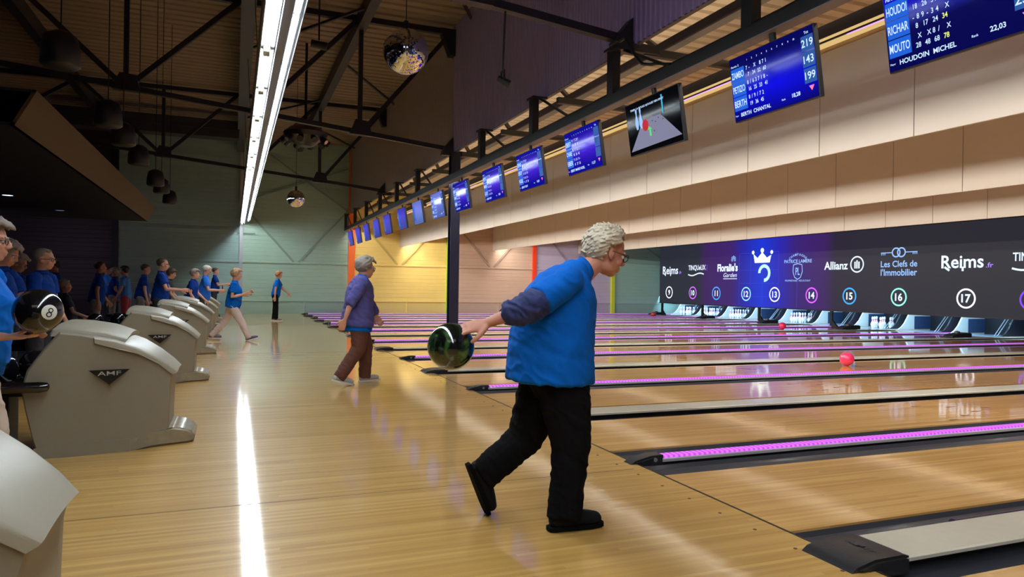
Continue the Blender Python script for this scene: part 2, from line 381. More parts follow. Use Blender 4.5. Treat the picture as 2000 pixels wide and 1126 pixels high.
# gantry that carries the monitors
g = thing('monitor_gantry', 'long black gantry beam carrying the score monitors', 'gantry', (4.16, 12, 3.31))
bk = mat('black_steel', (16, 15, 18), .5)
bm = bmesh.new(); box(bm, -.05, .05, -16, 17, .012, .13); link('beam', bm, bk, g)
bm = bmesh.new(); box(bm, -.055, .07, -16, 17, 0, .012); link('grey_flange', bm, mat('flange_grey', (120, 114, 120), .5), g)
bm = bmesh.new(); box(bm, .04, .215, -16, 17, .112, .12); box(bm, .205, .21, -16, 17, .081, .12); link('light_cutoff_rail', bm, bk, g)  # hidden plate and lip added to cut off the gantry light
for k in range(-7, 7):
    y = 14.6+2.4*k-12
    if abs(y-2.55) < .2: continue
    bm = bmesh.new(); box(bm, -.05, .05, y-.07, y+.07, .12, .67); box(bm, -.07, .17, y-.12, y+.12, .66, .69); link('hanger', bm, bk, g)
    if k > -5:
        bm = bmesh.new(); bar(bm, (.06, y-.1, .66), (.06, y-1.2, .12), .03, .03); link('stay', bm, bk, g)
def cable(pts, lab):
    bm = bmesh.new(); P = []
    for a, b in zip(pts, pts[1:]):
        for k in range(6): P.append(V(a).lerp(V(b), k/6)+V((0, 0, random.uniform(-.01, .025))))
    P.append(V(pts[-1])); tube(bm, P, .018, 6); tag(link('cable', bm, mat('cable_black', (12, 12, 14), .5)), lab, 'cable')
cable([(4.13, 24, 3.458), (4.17, 18, 3.46), (4.13, 12, 3.458), (4.17, 6, 3.46), (4.13, -2, 3.458)], 'black cable bundle lying along the top of the monitor gantry')
cable([(4.05, 7.3, 4.0), (4.05, 6.95, 3.95), (4.12, 6.7, 3.6), (4.15, 6.2, 3.47)], 'black cable looping from the truss bracket down to the gantry')

# lane roof steelwork seen above the gantry
def lroof(nm, lab, x, z, h, w, m, m2=None):
    t = thing(nm, lab, 'beam', (x, 12, z))
    bm = bmesh.new(); box(bm, -w/2, w/2, -15, 16.9, 0, h); link('web', bm, m, t)
    bm = bmesh.new(); box(bm, -w/2-.04, w/2+.04, -15, 16.9, -.02, 0); link('flange', bm, m2 or m, t)
    return t
m_olive = mat('olive_steel', (62, 60, 52), .5)
b1 = lroof('lane_roof_beam', 'dark beam under the lane roof just behind the gantry', 5.02, 4.15, .13, .05, m_olive, mat('flange_light', (120, 116, 108), .5))
for i in range(-5, 6):
    bm = bmesh.new(); bar(bm, (0, i*2.6+1, .1), (0, i*2.6+2.0, .80), .07, .05); link('lattice_bar', bm, m_olive, b1)
lroof('lane_roof_beam', 'deep dark beam above the lit cove on the first baffle', 6.30, 4.0, .20, .12, mat('deep_beam', (44, 40, 46), .5))
for i in range(10):
    t = thing('roof_joist', 'slim dark joist crossing under the lane roof', 'joist', (5.4, 2.5+i*2.4, 3.93), 0, 'joists crossing under the lane roof')
    bm = bmesh.new(); box(bm, -.9, 1.0, -.04, .04, 0, .09); link('joist_bar', bm, m_olive, t)

# ================================================================ HANGING BAFFLES
m_b = mat('baffle_cream', (212, 202, 188), .75, noise_amt=.03, noise_scale=2)
m_seam = mat('baffle_seam', (120, 104, 90), .8)
def baffle(x, z1, lab):
    t = thing('hanging_baffle', lab, 'baffle', (x, 12, 2.735))
    y = -15.5; yend = YF-12-.02; i = 0; pw = 1.24
    bm = bmesh.new()
    while y < yend:
        y2 = min(y+pw, yend); box(bm, 0, .03, y+.006, y2-.006, 0, z1-2.735); y = y2; i += 1
    link('panel_row', bm, m_b, t)
    bm = bmesh.new(); box(bm, .012, .04, -15.5, yend, .004, z1-2.735-.01); link('backing', bm, m_seam, t)
    if x < 14:
        bm = bmesh.new(); box(bm, .04, .52, -15.5, yend-.02, .27, .28); box(bm, .51, .52, -15.5, yend-.02, .220, .28); link('light_cutoff_shelf', bm, mat('shelf_white', (220, 220, 216), .5), t)  # unseen shelf and lip added to cut off light on the next baffle
    return t
b = baffle(6.36, 3.93, 'cream panelled baffle hanging nearest the bowlers, directly behind the monitors')
baffle(10.46, 4.2, 'cream panelled baffle hanging in the middle, between the two others')
baffle(14.6, 4.2, 'cream panelled baffle hanging farthest back, just in front of the screen wall')
t = thing('light_cove', 'glowing gold and violet light cove along the top of the first baffle', 'light cove', (6.32, 12, 3.94))
bm = bmesh.new(); box(bm, -.10, .08, -15.5, 16.8, 0, .035); link('tray', bm, mat('tray', (210, 180, 120), .4), t)
bm = bmesh.new(); box(bm, -.105, -.10, -15.5, 16.8, -.02, .10); link('gold_face', bm, emis('gold_glow', (255, 214, 140), .75), t)
bm = bmesh.new()
for i in range(9): box(bm, -.112, -.106, -15+i*3.6, -13.3+i*3.6, .03, .055)
link('violet_strip', bm, emis('violet_glow', (216, 150, 255), 1.5), t)

# ================================================================ LANES
P0 = 3.475
leds = [4.08+P0*k for k in range(-1, 8)]; creams = [2.32+P0*k for k in range(-1, 8)]
gut = mat('gutter_grey', (58, 60, 68), .32, coat=.3)
def make_lane():
    t = empty('bowling_lane', (2.5, 0, 0))
    bm = bmesh.new(); box(bm, 0, 16.6, -.533, .533, -.06, 0); link('lane_bed', bm, m_lane, t)
    bm = bmesh.new(); box(bm, 16.6, 18.5, -.533, .533, -.06, 0); link('pin_deck', bm, mat('deck_blue', (150, 170, 190), .3, coat=.4), t)
    bm = bmesh.new()
    for k in range(-3, 4): x = 4.75-.33*abs(k); bm.faces.new([bm.verts.new(p) for p in ((x-.15, k*.133-.016, .0012), (x-.15, k*.133+.016, .0012), (x, k*.133, .0012))])
    link('lane_arrows', bm, mat('arrow_brown', (84, 52, 28), .4), t)
    for s in (-1, 1):
        bm = bmesh.new(); prof = []
        for k in range(9):
            a = math.pi*k/8; prof.append((s*(.533+.133-.133*math.cos(a)), -.012-.045*math.sin(a)**.6))
        A = [[bm.verts.new((x, p[0], p[1])) for p in prof] for x in (0, 18.5)]
        for i in range(8): bm.faces.new((A[0][i], A[0][i+1], A[1][i+1], A[1][i]))
        box(bm, 0, 18.5, min(s*.799, s*.81), max(s*.799, s*.81), -.1, -.012)
        link('gutter', bm, gut, t, smooth=False)
    return t
lane0 = make_lane()
lc = sorted([y-.875 for y in leds[0:]]+[y+.875 for y in leds[0:]])
lc = [y for y in lc if y > 1 and y < 29]
for i, y in enumerate(lc):
    o = lane0 if i == 0 else copy_tree(lane0)
    o.location = (2.5, y, 0)
    tag(o, 'polished maple bowling lane, the %s one counted from the camera' % ORD[i].replace(' nearest', '').replace('nearest', 'first'), 'bowling lane', 'bowling lanes')
m_led = emis('led_violet', (208, 96, 255), 1.5)
def dotted(m, amt):
    nt = m.node_tree; N = nt.nodes; L = nt.links; tc = N.new('ShaderNodeTexCoord'); sp = N.new('ShaderNodeSeparateXYZ'); L.new(tc.outputs['Object'], sp.inputs[0])
    a = N.new('ShaderNodeMath'); a.operation = 'MULTIPLY'; a.inputs[1].default_value = 150; L.new(sp.outputs[0], a.inputs[0])
    b = N.new('ShaderNodeMath'); b.operation = 'SINE'; L.new(a.outputs[0], b.inputs[0])
    c = N.new('ShaderNodeMath'); c.operation = 'MULTIPLY_ADD'; c.inputs[1].default_value = amt*.4; c.inputs[2].default_value = amt; L.new(b.outputs[0], c.inputs[0])
    L.new(c.outputs[0], N['Principled BSDF'].inputs['Emission Strength'])
dotted(m_led, 1.25)
nose_m = mat('nose_black', (32, 33, 36), .35, bump=.1)
def make_cream():
    t = empty('lane_divider', (2.5, 0, 0))
    bm = bmesh.new(); prism(bm, [(-.13, .006), (-.14, .012), (-.14, .026), (-.13, .032), (.13, .032), (.14, .026), (.14, .012), (.13, .006)], .17, 18.2, 'x')
    link('cream_cap', bm, mat('cream_cap', (206, 200, 180), .22, coat=.3, noise_amt=.05), t)
    bm = bmesh.new(); box(bm, .1, 18.2, -.06, .06, -.12, .006); link('divider_core', bm, bk, t)
    bm = bmesh.new(); pr = [(-.13, .0), (-.10, .022), (.0, .042), (.16, .044), (.19, .036), (.19, -.04), (0.01, -.04), (0.01, 0)]
    prism(bm, pr, -.15, .15); bmesh.ops.bevel(bm, geom=[e for e in bm.edges if abs(e.verts[0].co.y-e.verts[1].co.y) < .01], offset=.012, segments=2, affect='EDGES')
    n = autosmooth(link('nose', bm, nose_m, t))
    bm = text('AMF', 0, 0, .16, .035, .02); M = Matrix(((0, 1, 0, .07), (-1, 0, 0, .0), (0, 0, 1, .0455), (0, 0, 0, 1)))
    l = empty; bm2 = bmesh.new(); merge(bm2, bm, M); link('nose_lettering', bm2, mat('nose_letter', (58, 60, 62), .6), n)
    bm = bmesh.new(); tube(bm, [(.9, .19, -.012), (16, .19, -.012)], .028, 10); link('bumper_rail', bm, mat('rail_plum', (58, 50, 70), .25), t)
    bm = bmesh.new(); tube(bm, [(.02, .19, -.02), (.9, .19, -.02)], .022, 10); link('rail_arm', bm, mat('rail_bronze', (92, 76, 56), .35, .5), t)
    return t
def make_led():
    t = empty('lane_divider', (2.5, 0, 0))
    bm = bmesh.new(); prism(bm, [(-.055, .002), (-.055, .020), (-.050, .024), (.055, .024), (.055, .002)], .16, 18.2, 'x')
    link('cap', bm, mat('cap_silver', (190, 188, 188), .3, .2), t)
    bm = bmesh.new(); box(bm, .1, 18.2, -.035, .035, -.12, .002); link('divider_core', bm, bk, t)
    bm = bmesh.new(); prism(bm, [(-.036, .024), (-.032, .037), (.034, .039), (.046, .034), (.050, .024)], .18, 18.1, 'x'); link('led_strip', bm, m_led, t)
    bm = bmesh.new(); prism(bm, [(-.06, 0), (-.02, .022), (.10, .048), (.19, .048), (.19, -.04), (0.01, -.04), (0.01, 0)], -.06, .06)
    bmesh.ops.bevel(bm, geom=[e for e in bm.edges if abs(e.verts[0].co.y-e.verts[1].co.y) < .01], offset=.014, segments=2, affect='EDGES')
    n = autosmooth(link('nose', bm, nose_m, t))
    bm = bmesh.new()
    merge(bm, cyl_y(.014), Matrix.Translation((.12, -.058, .022))); link('nose_bolt', bm, mat('bolt', (190, 190, 190), .3, .8), n)
    return t
def cyl_y(r, d=.012, seg=12):
    bm = bmesh.new(); tube(bm, [(0, -d/2, 0), (0, d/2, 0)], r, seg); return bm
c0 = make_cream(); l0 = make_led()
for i, y in enumerate([y for y in creams if 1 < y < 29]):
    o = c0 if i == 0 else copy_tree(c0); o.location = (2.5, y, 0)
    tag(o, 'cream topped lane divider with a wide black nose, %s of the cream ones' % ORD[i], 'lane divider', 'cream lane dividers')
for i, y in enumerate([y for y in leds if 1 < y < 29]):
    o = l0 if i == 0 else copy_tree(l0); o.location = (2.5, y, 0)
    tag(o, 'narrow lane divider with a glowing violet light strip, %s of the violet ones' % ORD[i], 'lane divider', 'violet lit lane dividers')

# pins
PP = [(0, .0165), (.0258, .0), (.029, .01), (.036, .04), (.0505, .075), (.0595, .105), (.0605, .12), (.057, .15), (.045, .19), (.034, .215), (.0265, .235), (.0235, .25), (.0235, .262), (.027, .285), (.0315, .315), (.0323, .338), (.029, .36), (.02, .374), (0, .381)]
def make_pin():
    bm = bmesh.new(); lathe(bm, [(r, z) for r, z in PP if z > 0 or r > .01], 18)
    for f in bm.faces:
        z = f.calc_center_median().z; f.material_index = 1 if (.222 < z < .240 or .256 < z < .276) else 0
    o = link('bowling_pin', bm, [mat('pin_white', (232, 236, 240), .3), mat('pin_red', (214, 40, 70), .35)], smooth=True); return o
pin0 = make_pin(); used = False
def pin(x, y, lab, grp):
    global used
    o = pin0 if not used else pin0.copy()
    if used: COL.objects.link(o)
    used = True; o.location = (x, y, 0); tag(o, lab, 'bowling pin', grp)
HX = 19.2; D = .3048; RX = D*.866
PN = ['front pin', 'second row left pin', 'second row right pin', 'third row left pin', 'third row middle pin', 'third row right pin', 'back row outer left pin', 'back row inner left pin', 'back row inner right pin', 'back row outer right pin']
NW = {'10': 'ten', '11': 'eleven', '12': 'twelve', '14': 'fourteen', '15': 'fifteen', '16': 'sixteen', '17': 'seventeen'}
def rack(y, num, keep):
    spots = [(0, 0), (RX, .5*D), (RX, -.5*D), (2*RX, D), (2*RX, 0), (2*RX, -D), (3*RX, 1.5*D), (3*RX, .5*D), (3*RX, -.5*D), (3*RX, -1.5*D)]
    for i in keep:
        dx, dy = spots[i-1]
        if len(keep) == 1: pin(HX+dx, y+dy, 'lone white bowling pin still standing on the lane under number %s' % NW[num], 'lone pins')
        else: pin(HX+dx, y+dy, 'white red-necked bowling pin under number %s, %s' % (NW[num], PN[i-1]), 'pins on the lane numbered %s' % NW[num])
LN = {9: 27.53, 10: 25.80, 11: 24.05, 12: 22.31, 13: 20.58, 14: 18.83, 15: 17.10, 16: 15.36, 17: 13.63}
full = range(1, 11)
rack(27.53, '10', full); rack(25.80, '11', full); rack(24.05, '12', full); rack(20.58, '14', full)
rack(18.83, '15', [10]); rack(17.10, '16', [2, 4, 5, 7, 8, 3, 6, 9, 10]); rack(15.36, '17', [10])
pin(HX+3*RX, 13.63-1.5*D, 'lone white bowling pin at the far right edge, past number seventeen', 'lone pins')

# pinsetter bays behind the screen wall
m_kick = mat('kick_cream', (206, 214, 210), .35); m_curt = mat('curtain_blue', (44, 66, 100), .55)
def make_setter():
    t = empty('pinsetter', (0, 0, 0))
    pr = [(18.2+.9, -.02), (18.2+1.0, .03), (19.35, .10), (19.5, .24), (19.62, .42), (19.72, .56), (19.8, .68), (21.2, .68), (21.2, -.02)]
    bm = bmesh.new(); prism(bm, pr, .70, .74); link('kickback', bm, m_kick, t)
    bm = bmesh.new(); box(bm, 19.9, 20.95, .685, .70, .04, .44); link('kick_plate', bm, m_curt, t)
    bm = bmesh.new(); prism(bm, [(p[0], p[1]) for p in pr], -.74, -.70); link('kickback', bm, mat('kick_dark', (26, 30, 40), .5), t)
    bm = bmesh.new(); box(bm, 20.6, 20.65, -.7, .7, -.02, .9); link('curtain', bm, mat('curtain_dark', (12, 16, 26), .7), t)
    bm = bmesh.new()
    for s in (-.62, -.54): tube(bm, [(19.2, s, .03), (19.75, s, .60)], .012, 6)
    link('sweep_arm', bm, mat('sweep_steel', (150, 160, 170), .3, .6), t)
    bm = bmesh.new(); box(bm, 19.72, 19.80, -.66, -.5, .5, .56); link('sensor', bm, mat('sensor', (90, 84, 60), .5), t)
    return t
s0 = make_setter()
for i, y in enumerate([y for y in lc if y > 12.5 and y < 28]):
    o = s0 if i == 0 else copy_tree(s0); o.location = (0, y, 0)
    tag(o, 'pinsetter bay with pale side panel under the screen wall, %s one from the right' % ORD[i].replace(' nearest', '').replace('nearest', 'first'), 'pinsetter', 'pinsetter bays')
for i, y in enumerate([12.745, 16.22, 19.695, 23.17, 26.645]):
    t = thing('pin_camera', 'low black camera box on the end of a cream divider, %s to the camera' % ORD[i], 'camera box', (17.3, y, .047), 0, 'camera boxes on the dividers')
    bm = bmesh.new(); prism(bm, [(-.35, 0), (-.32, .05), (-.12, .10), (.3, .12), (.36, .10), (.36, 0)], -.13, .13); link('housing', bm, mat('box_black', (24, 22, 24), .5), t)
    bm = bmesh.new(); lathe(bm, [(.07, 0), (.06, .05), (.0, .07)], 12, (0, 0, .10)); link('dome', bm, mat('box_brown', (48, 38, 34), .4), t)

# ================================================================ SCREEN WALL
FACE = Matrix(((0, 0, -1), (-1, 0, 0), (0, 1, 0))).to_4x4()      # local x -> -Y, local y -> +Z, local z -> -X
def flat(name, bm, m, parent, z=.004):
    for v in bm.verts: v.co.z += z
    return link(name, bm, m, parent)
YC = 20.0
sw = thing('screen_wall', 'long dark video wall with sponsor logos and ringed lane numbers over the pins', 'video wall', (18.4, YC, 0))
sw.matrix_world = Matrix.Translation((18.4, YC, 0)) @ FACE
def u(y): return YC-y
# panel with its picture: dark grey, violet to blue round the crown
m = bpy.data.materials.new('wall_picture'); m.use_nodes = True; nt = m.node_tree; N = nt.nodes; L = nt.links; b = N['Principled BSDF']
b.inputs['Base Color'].default_value = (.01, .01, .012, 1); b.inputs['Roughness'].default_value = .4; b.inputs['Specular IOR Level'].default_value = .1
tc = N.new('ShaderNodeTexCoord'); sp = N.new('ShaderNodeSeparateXYZ'); L.new(tc.outputs['Object'], sp.inputs[0])
mr = N.new('ShaderNodeMapRange'); mr.inputs[1].default_value = u(28.1); mr.inputs[2].default_value = u(11); L.new(sp.outputs[0], mr.inputs[0])
cr = N.new('ShaderNodeValToRGB'); L.new(mr.outputs[0], cr.inputs[0]); E = cr.color_ramp.elements
def ry(y): return (28.1-y)/(28.1-11)
stops = [(28.1, (40, 44, 54)), (25.2, (42, 46, 58)), (24.6, (62, 34, 96)), (23.0, (62, 36, 110)), (22.4, (40, 40, 160)), (21.3, (24, 56, 214)), (20.4, (40, 40, 180)),
         (19.6, (58, 34, 120)), (18.3, (62, 32, 100)), (17.8, (44, 40, 56)), (15, (44, 44, 52)), (11, (42, 42, 50))]
E[0].position = ry(28.1); E[0].color = (*srgb(stops[0][1]), 1); E[1].position = ry(11); E[1].color = (*srgb(stops[-1][1]), 1)
for y, c in stops[1:-1]: e = E.new(ry(y)); e.color = (*srgb(c), 1)
L.new(cr.outputs[0], b.inputs['Emission Color']); b.inputs['Emission Strength'].default_value = 1.0
bm = bmesh.new(); box(bm, u(28.1), u(-3), .56, 3.12, -.14, 0); link('panel', bm, m, sw)
bm = bmesh.new(); box(bm, u(28.14), u(-3), 3.12, 3.18, -.15, .02); box(bm, u(28.14), u(-3), .53, .56, -.15, .02); link('frame', bm, bk, sw)
bm = bmesh.new()
for x in (22.55, 21.9, 21.25, 20.4, 19.5): box(bm, u(x)-.006, u(x)+.006, .6, 2.6, 0, .001)
for z in (.95, 1.45, 1.95, 2.6): box(bm, u(22.5), u(20.4), z-.006, z+.006, 0, .001)
link('grid_lines', bm, emis('grid_glow', (76, 84, 230), .8), sw)
for x in (27.95, 24.93, 21.455, 17.98):
    bm = bmesh.new(); box(bm, u(x)-.04, u(x)+.04, -.1, .56, -.1, -.02); prism(bm, [(u(x)-.05, .0), (u(x)+.3, .0), (u(x)+.05, .22), (u(x)-.04, .25)], -.09, -.03, 'z'); link('leg', bm, bk, sw)
white = emis('logo_white', (222, 236, 255), 1.25); icy = emis('logo_ice', (150, 190, 255), 1.2)
RC = {9: (240, 244, 255), 10: (196, 96, 250), 11: (70, 150, 250), 12: (140, 214, 250), 13: (240, 240, 255), 14: (200, 90, 250), 15: (60, 160, 240), 16: (140, 236, 214), 17: (240, 240, 250), 18: (120, 60, 240)}
NY = {9: 27.32, 10: 25.55, 11: 23.95, 12: 22.14, 13: 20.59, 14: 18.81, 15: 17.21, 16: 15.40, 17: 13.32, 18: 11.65}
for n, y in NY.items():
    bm = bmesh.new(); arc(bm, u(y), 1.04, .225, .272); r = flat('number_ring', bm, emis('ring_%d' % n, RC[n], 1.5), sw)
    flat('number', text(str(n), u(y), 1.04, None, .235, .03), white, sw)
def logo_text(s, y, z, w, h, m=white, bold=.02, shear=0, name='lettering'):
    return flat(name, text(s, u(y), z, w, h, bold, shear=shear), m, sw)
for y, w in ((27.25, 1.2), (13.45, 1.2)):
    logo_text('Reims', y, 2.04, w, .36, bold=.018); logo_text('.fr', y-w/2-.16, 1.93, .2, .13, emis('fr_glow', (170, 130, 255), 1.3), .01)
    bm = bmesh.new(); stroke(bm, [(u(y)-w*.42, 1.9), (u(y)-w*.3, 1.8)], .06); stroke(bm, [(u(y)+w*.02, 1.9), (u(y)+w*.02, 1.78)], .06); flat('flourish', bm, white, sw)
for y in (25.28, 11.5):
    logo_text('TINQUeUX', y, 2.10, 1.2, .26, bold=.02)
    bm = bmesh.new(); stroke(bm, [(u(y)-.62+k*.11, 1.83-.05*math.sin(k*.62)) for k in range(11)], .05); flat('underline', bm, white, sw)
    flat('small_lettering', text('VILLE', 0, 0, .24, .06, .01), emis('violet_letter', (140, 90, 250), 1.1), sw).matrix_local = Matrix.Translation((u(y)+.68, 2.1, 0)) @ Matrix.Rotation(math.pi/2, 4, 'Z')
logo_text("Floralie's", 23.27, 2.08, 1.25, .32, bold=.04); logo_text('Garden', 23.1, 1.78, .82, .17, bold=0, shear=.3)
bm = bmesh.new(); stroke(bm, [(u(23.1)-.42, 1.63), (u(23.1)+.42, 1.63)], .025); flat('underline', bm, white, sw)
bm = bmesh.new()
for k in range(5):
    a = math.radians(-20+k*55); arc(bm, u(22.9)+.085*math.cos(a), 2.40+.085*math.sin(a), .03, .055, seg=12)
flat('flower', bm, icy, sw)
# crown over a broken ring
cx = u(21.27); bm = bmesh.new()
poly2(bm, [(cx-.40, 2.22), (cx+.40, 2.22), (cx+.48, 2.50), (cx+.25, 2.40), (cx+.0, 2.62), (cx-.25, 2.40), (cx-.48, 2.56)])
for dx, z, r in ((-.5, 2.62, .07), (0, 2.68, .09), (.5, 2.60, .07)): arc(bm, cx+dx, z, 0.001, r, seg=16)
flat('crown', bm, emis('crown_glow', (220, 250, 255), 1.7), sw)
bm = bmesh.new(); arc(bm, cx+.12, 1.83, .20, .33, -92, 180, 40); flat('broken_ring', bm, emis('crown_ring', (170, 210, 255), 1.5), sw)
# champagne maker
y = 19.47
bm = bmesh.new(); word = 'CHAMPAGNE'
for k, ch in enumerate(word):
    a = math.radians(128-k*9.5); merge(bm, text(ch, 0, 0, None, .085, .012), Matrix.Translation((u(y)+.62*math.cos(a), 1.84+.62*math.sin(a), 0)) @ Matrix.Rotation(a-math.pi/2, 4, 'Z'))
flat('arched_lettering', bm, icy, sw)
logo_text('PATRICE LAMÈRE', y, 2.24, 1.3, .15, icy, .015); logo_text('PROPRIÉTAIRE - RÉCOLTANT', y, 1.55, 1.2, .075, icy, .01)
bm = bmesh.new(); sh = [(-.2, .24), (-.22, .0), (-.14, -.2), (0, -.27), (.14, -.2), (.22, 0), (.2, .24), (0, .28), (-.2, .24)]
stroke(bm, [(u(y)+a, 1.86+c) for a, c in sh], .03); flat('shield', bm, icy, sw); logo_text('PL', y, 1.87, .2, .26, icy, .015)
logo_text('Allianz', 17.78, 2.03, .98, .27, bold=.025)
bm = bmesh.new(); arc(bm, u(16.93), 2.05, .22, .265)
for dx, h in ((-.09, .10), (0, .15), (.09, .10)): box(bm, u(16.93)+dx*.85-.026, u(16.93)+dx*.85+.026, 2.05-.13, 2.05+h*.85, 0, .001)
flat('ring_emblem', bm, white, sw)
logo_text('Les Clefs de', 15.42, 2.03, 1.24, .19, icy, .015); logo_text("l'Immobilier", 15.42, 1.78, 1.24, .21, icy, .015)
bm = bmesh.new()
for s in (-1, 1):
    arc(bm, u(15.42)+s*.09, 2.37, .11, .15, seg=24); stroke(bm, [(u(15.42)+s*.24, 2.37), (u(15.42)+s*.62, 2.37)], .025)
    for d in (.48, .54, .6): stroke(bm, [(u(15.42)+s*d, 2.37), (u(15.42)+s*d, 2.30)], .025)
flat('crossed_keys', bm, icy, sw)

# ================================================================ SCORE MONITORS
def monitor_base(lab, y, w=1.0, h=.565, group='score monitors under the gantry'):
    t = thing('score_monitor', lab, 'monitor', (4.16, y, 2.945), 0, group)
    t.matrix_world = Matrix.Translation((4.17, y, 2.945)) @ FACE @ Matrix.Rotation(math.radians(9), 4, 'X')
    bm = bmesh.new(); box(bm, -w/2, w/2, -h/2, h/2, -.05, -.001); bmesh.ops.bevel(bm, geom=bm.edges[:], offset=.005, segments=1, affect='EDGES'); link('casing', bm, bk, t)
    bm = bmesh.new(); box(bm, -.03, .03, .1, .40, -.075, -.05, ); link('mount', bm, bk, t)
    return t
def screen_mat(name, base, glow, blob=(0, 0), size=.4, strength=1.0):
    m = bpy.data.materials.new(name); m.use_nodes = True; nt = m.node_tree; N = nt.nodes; L = nt.links; b = N['Principled BSDF']
    b.inputs['Base Color'].default_value = (.003, .003, .006, 1); b.inputs['Roughness'].default_value = .07; b.inputs['Specular IOR Level'].default_value = .05
    tc = N.new('ShaderNodeTexCoord'); mp = N.new('ShaderNodeMapping'); mp.inputs['Location'].default_value = (-blob[0], -blob[1], 0)
    mp.inputs['Scale'].default_value = (.45/size, 1.6/size, 1); mp.vector_type = 'TEXTURE'; mp.inputs['Location'].default_value = (*blob, 0); mp.inputs['Scale'].default_value = (size*2, size*.5, 1)
    L.new(tc.outputs['Object'], mp.inputs[0]); g = N.new('ShaderNodeTexGradient'); g.gradient_type = 'SPHERICAL'; L.new(mp.outputs[0], g.inputs[0])
    mx = N.new('ShaderNodeMix'); mx.data_type = 'RGBA'; mx.inputs[6].default_value = (*srgb(base), 1); mx.inputs[7].default_value = (*srgb(glow), 1)
    L.new(g.outputs[0], mx.inputs[0]); L.new(mx.outputs[2], b.inputs['Emission Color']); b.inputs['Emission Strength'].default_value = strength
    return m
cell = emis('cell_blue', (22, 96, 220), 1.0); cell2 = emis('cell_steel', (40, 92, 170), .9); ltr = emis('score_letters', (196, 220, 255), 1.25)
yel = emis('score_yellow', (226, 240, 120), 1.25); pinkm = emis('score_pink', (255, 120, 170), 1.2); hdr = emis('header_blue', (20, 20, 255), 1.0)
def scores(t, names, rows, totals, player, rank, mm, w=1.0, h=.565, big=True, marks=()):
    W2, H2 = w/2-.008, h/2-.008
    bm = bmesh.new(); box(bm, -W2, W2, -H2, H2, -.001, .0); link('screen', bm, mm, t)
    xl = -W2+.01; cw = .17
    bm = bmesh.new(); ys = [.125, -.0, -.125]
    for y in ys: box(bm, xl, xl+cw, y-.059, y+.059, 0, .001)
    link('name_cell', bm, cell, t)
    bm = bmesh.new()
    for y in ys: box(bm, W2-.13, W2-.005, y-.057+.03, y+.057+.03, 0, .001)
    link('total_cell', bm, cell2, t)
    def T(s, x, y, wd, hh, m_=ltr, nm='lettering', al='CENTER', bold=.01): return flat(nm, text(s, x, y, wd, hh, bold, al), m_, t, .003)
    for y, s in zip(ys, names): flat('player_name', text(s, xl+cw/2, y, cw*.92, .058, .012), ltr, t, .003)
    for (r1, r2), y in zip(rows, ys):
        bm = bmesh.new(); by = bmesh.new()
        for k, s in enumerate(r1):
            if s: merge(bm, text(s, xl+cw+.035+k*.034, y+.032, bold=.012, size=.034))
        for k, s in enumerate(r2):
            if s: merge(by if s in marks else bm, text(s, xl+cw+.055+k*.066, y-.026, bold=.012, size=.034))
        flat('score_row', bm, ltr, t, .003)
        if by.verts: flat('bonus_score', by, yel, t, .003)
        else: by.free()
    for y, s in zip(ys, totals):
        if s: flat('total', text(s, W2-.067, y+.03, None, .06, .012), ltr, t, .003)
    bm = bmesh.new()
    for k in range(10): merge(bm, text(str(k+1), xl+cw+.05+k*.0615, .222, None, .016, .01))
    merge(bm, text('Partie 2', xl+.06, .205, .10, .018, .01)); merge(bm, text('Tot', W2-.067, .235, None, .022, .01))
    flat('header', bm, ltr, t, .003)
    flat('caption', text(player, xl+.075, -.225, None, .034, .02, 'LEFT'), ltr, t, .003); flat('caption', text('Player', xl+.002, -.228, None, .016, .01, 'LEFT'), ltr, t, .003)
    flat('rank', text('Rank', .12, -.215, None, .015, .01), ltr, t, .003); flat('rank', text(rank, .26, -.21, None, .038, .02), ltr, t, .003)
    bm = bmesh.new(); poly2(bm, [(W2-.09, -.175), (W2-.035, -.175), (W2-.0625, -.215)]); poly2(bm, [(W2-.07, -.186), (W2-.055, -.186), (W2-.0625, -.196)], .001); flat('emblem', bm, pinkm, t, .003)
MY = [3.13, 4.75, 6.55, 8.2, 9.95, 11.6, 13.45, 15.2, 17.0, 18.75, 20.7, 22.4, 24.2, 25.9, 27.7]
blue1 = screen_mat('screen_a', (4, 4, 90), (10, 10, 235), (.05, -.06), .5)
blue2 = screen_mat('screen_b', (4, 4, 80), (16, 16, 220), (-.2, .22), .5)
blue3 = screen_mat('screen_c', (10, 10, 150), (70, 20, 220), (.15, .02), .45)
blue4 = screen_mat('screen_d', (40, 44, 150), (76, 60, 210), (0, .1), .6)
blue5 = screen_mat('screen_e', (70, 90, 170), (120, 130, 230), (0, .1), .6)
t = monitor_base('score monitor cut by the right top edge, captioned HOUDOIN MICHEL', MY[0])
scores(t, ['HOUDOI', 'RICHAR', 'MOUTO'], [(['', '', 'X', '', '9', '', '8'], ['18', '26', '34', '']), (['-', '8', '9', '-', '3', '4', '', 'X'], ['8', '17', '24', '34 ']), (['', 'X', '', 'X', '8', '/', '', 'X'], ['28', '48', '68', '78'])],
       ['', '', '235'], 'HOUDOIN  MICHEL', '22,03', blue2, marks=('34 ', '78'))
t = monitor_base('score monitor captioned BERTH CHANTAL, second from the right', MY[1])
scores(t, ['ZAMBO', 'PETIZO', 'BERTH'], [(['7', '-', '', 'X', '', '8', '7', '1'], ['7', '34', '52', '60']), (['8', '/', '6', '3', '7', '1', '8', '-'], ['16', '25', '33', '41']), (['8', '/', '9', '/', '7', '2'], ['19', '36', '45'])],
       ['219', '143', '199'], 'BERTH  CHANTAL', '18,28', blue1)
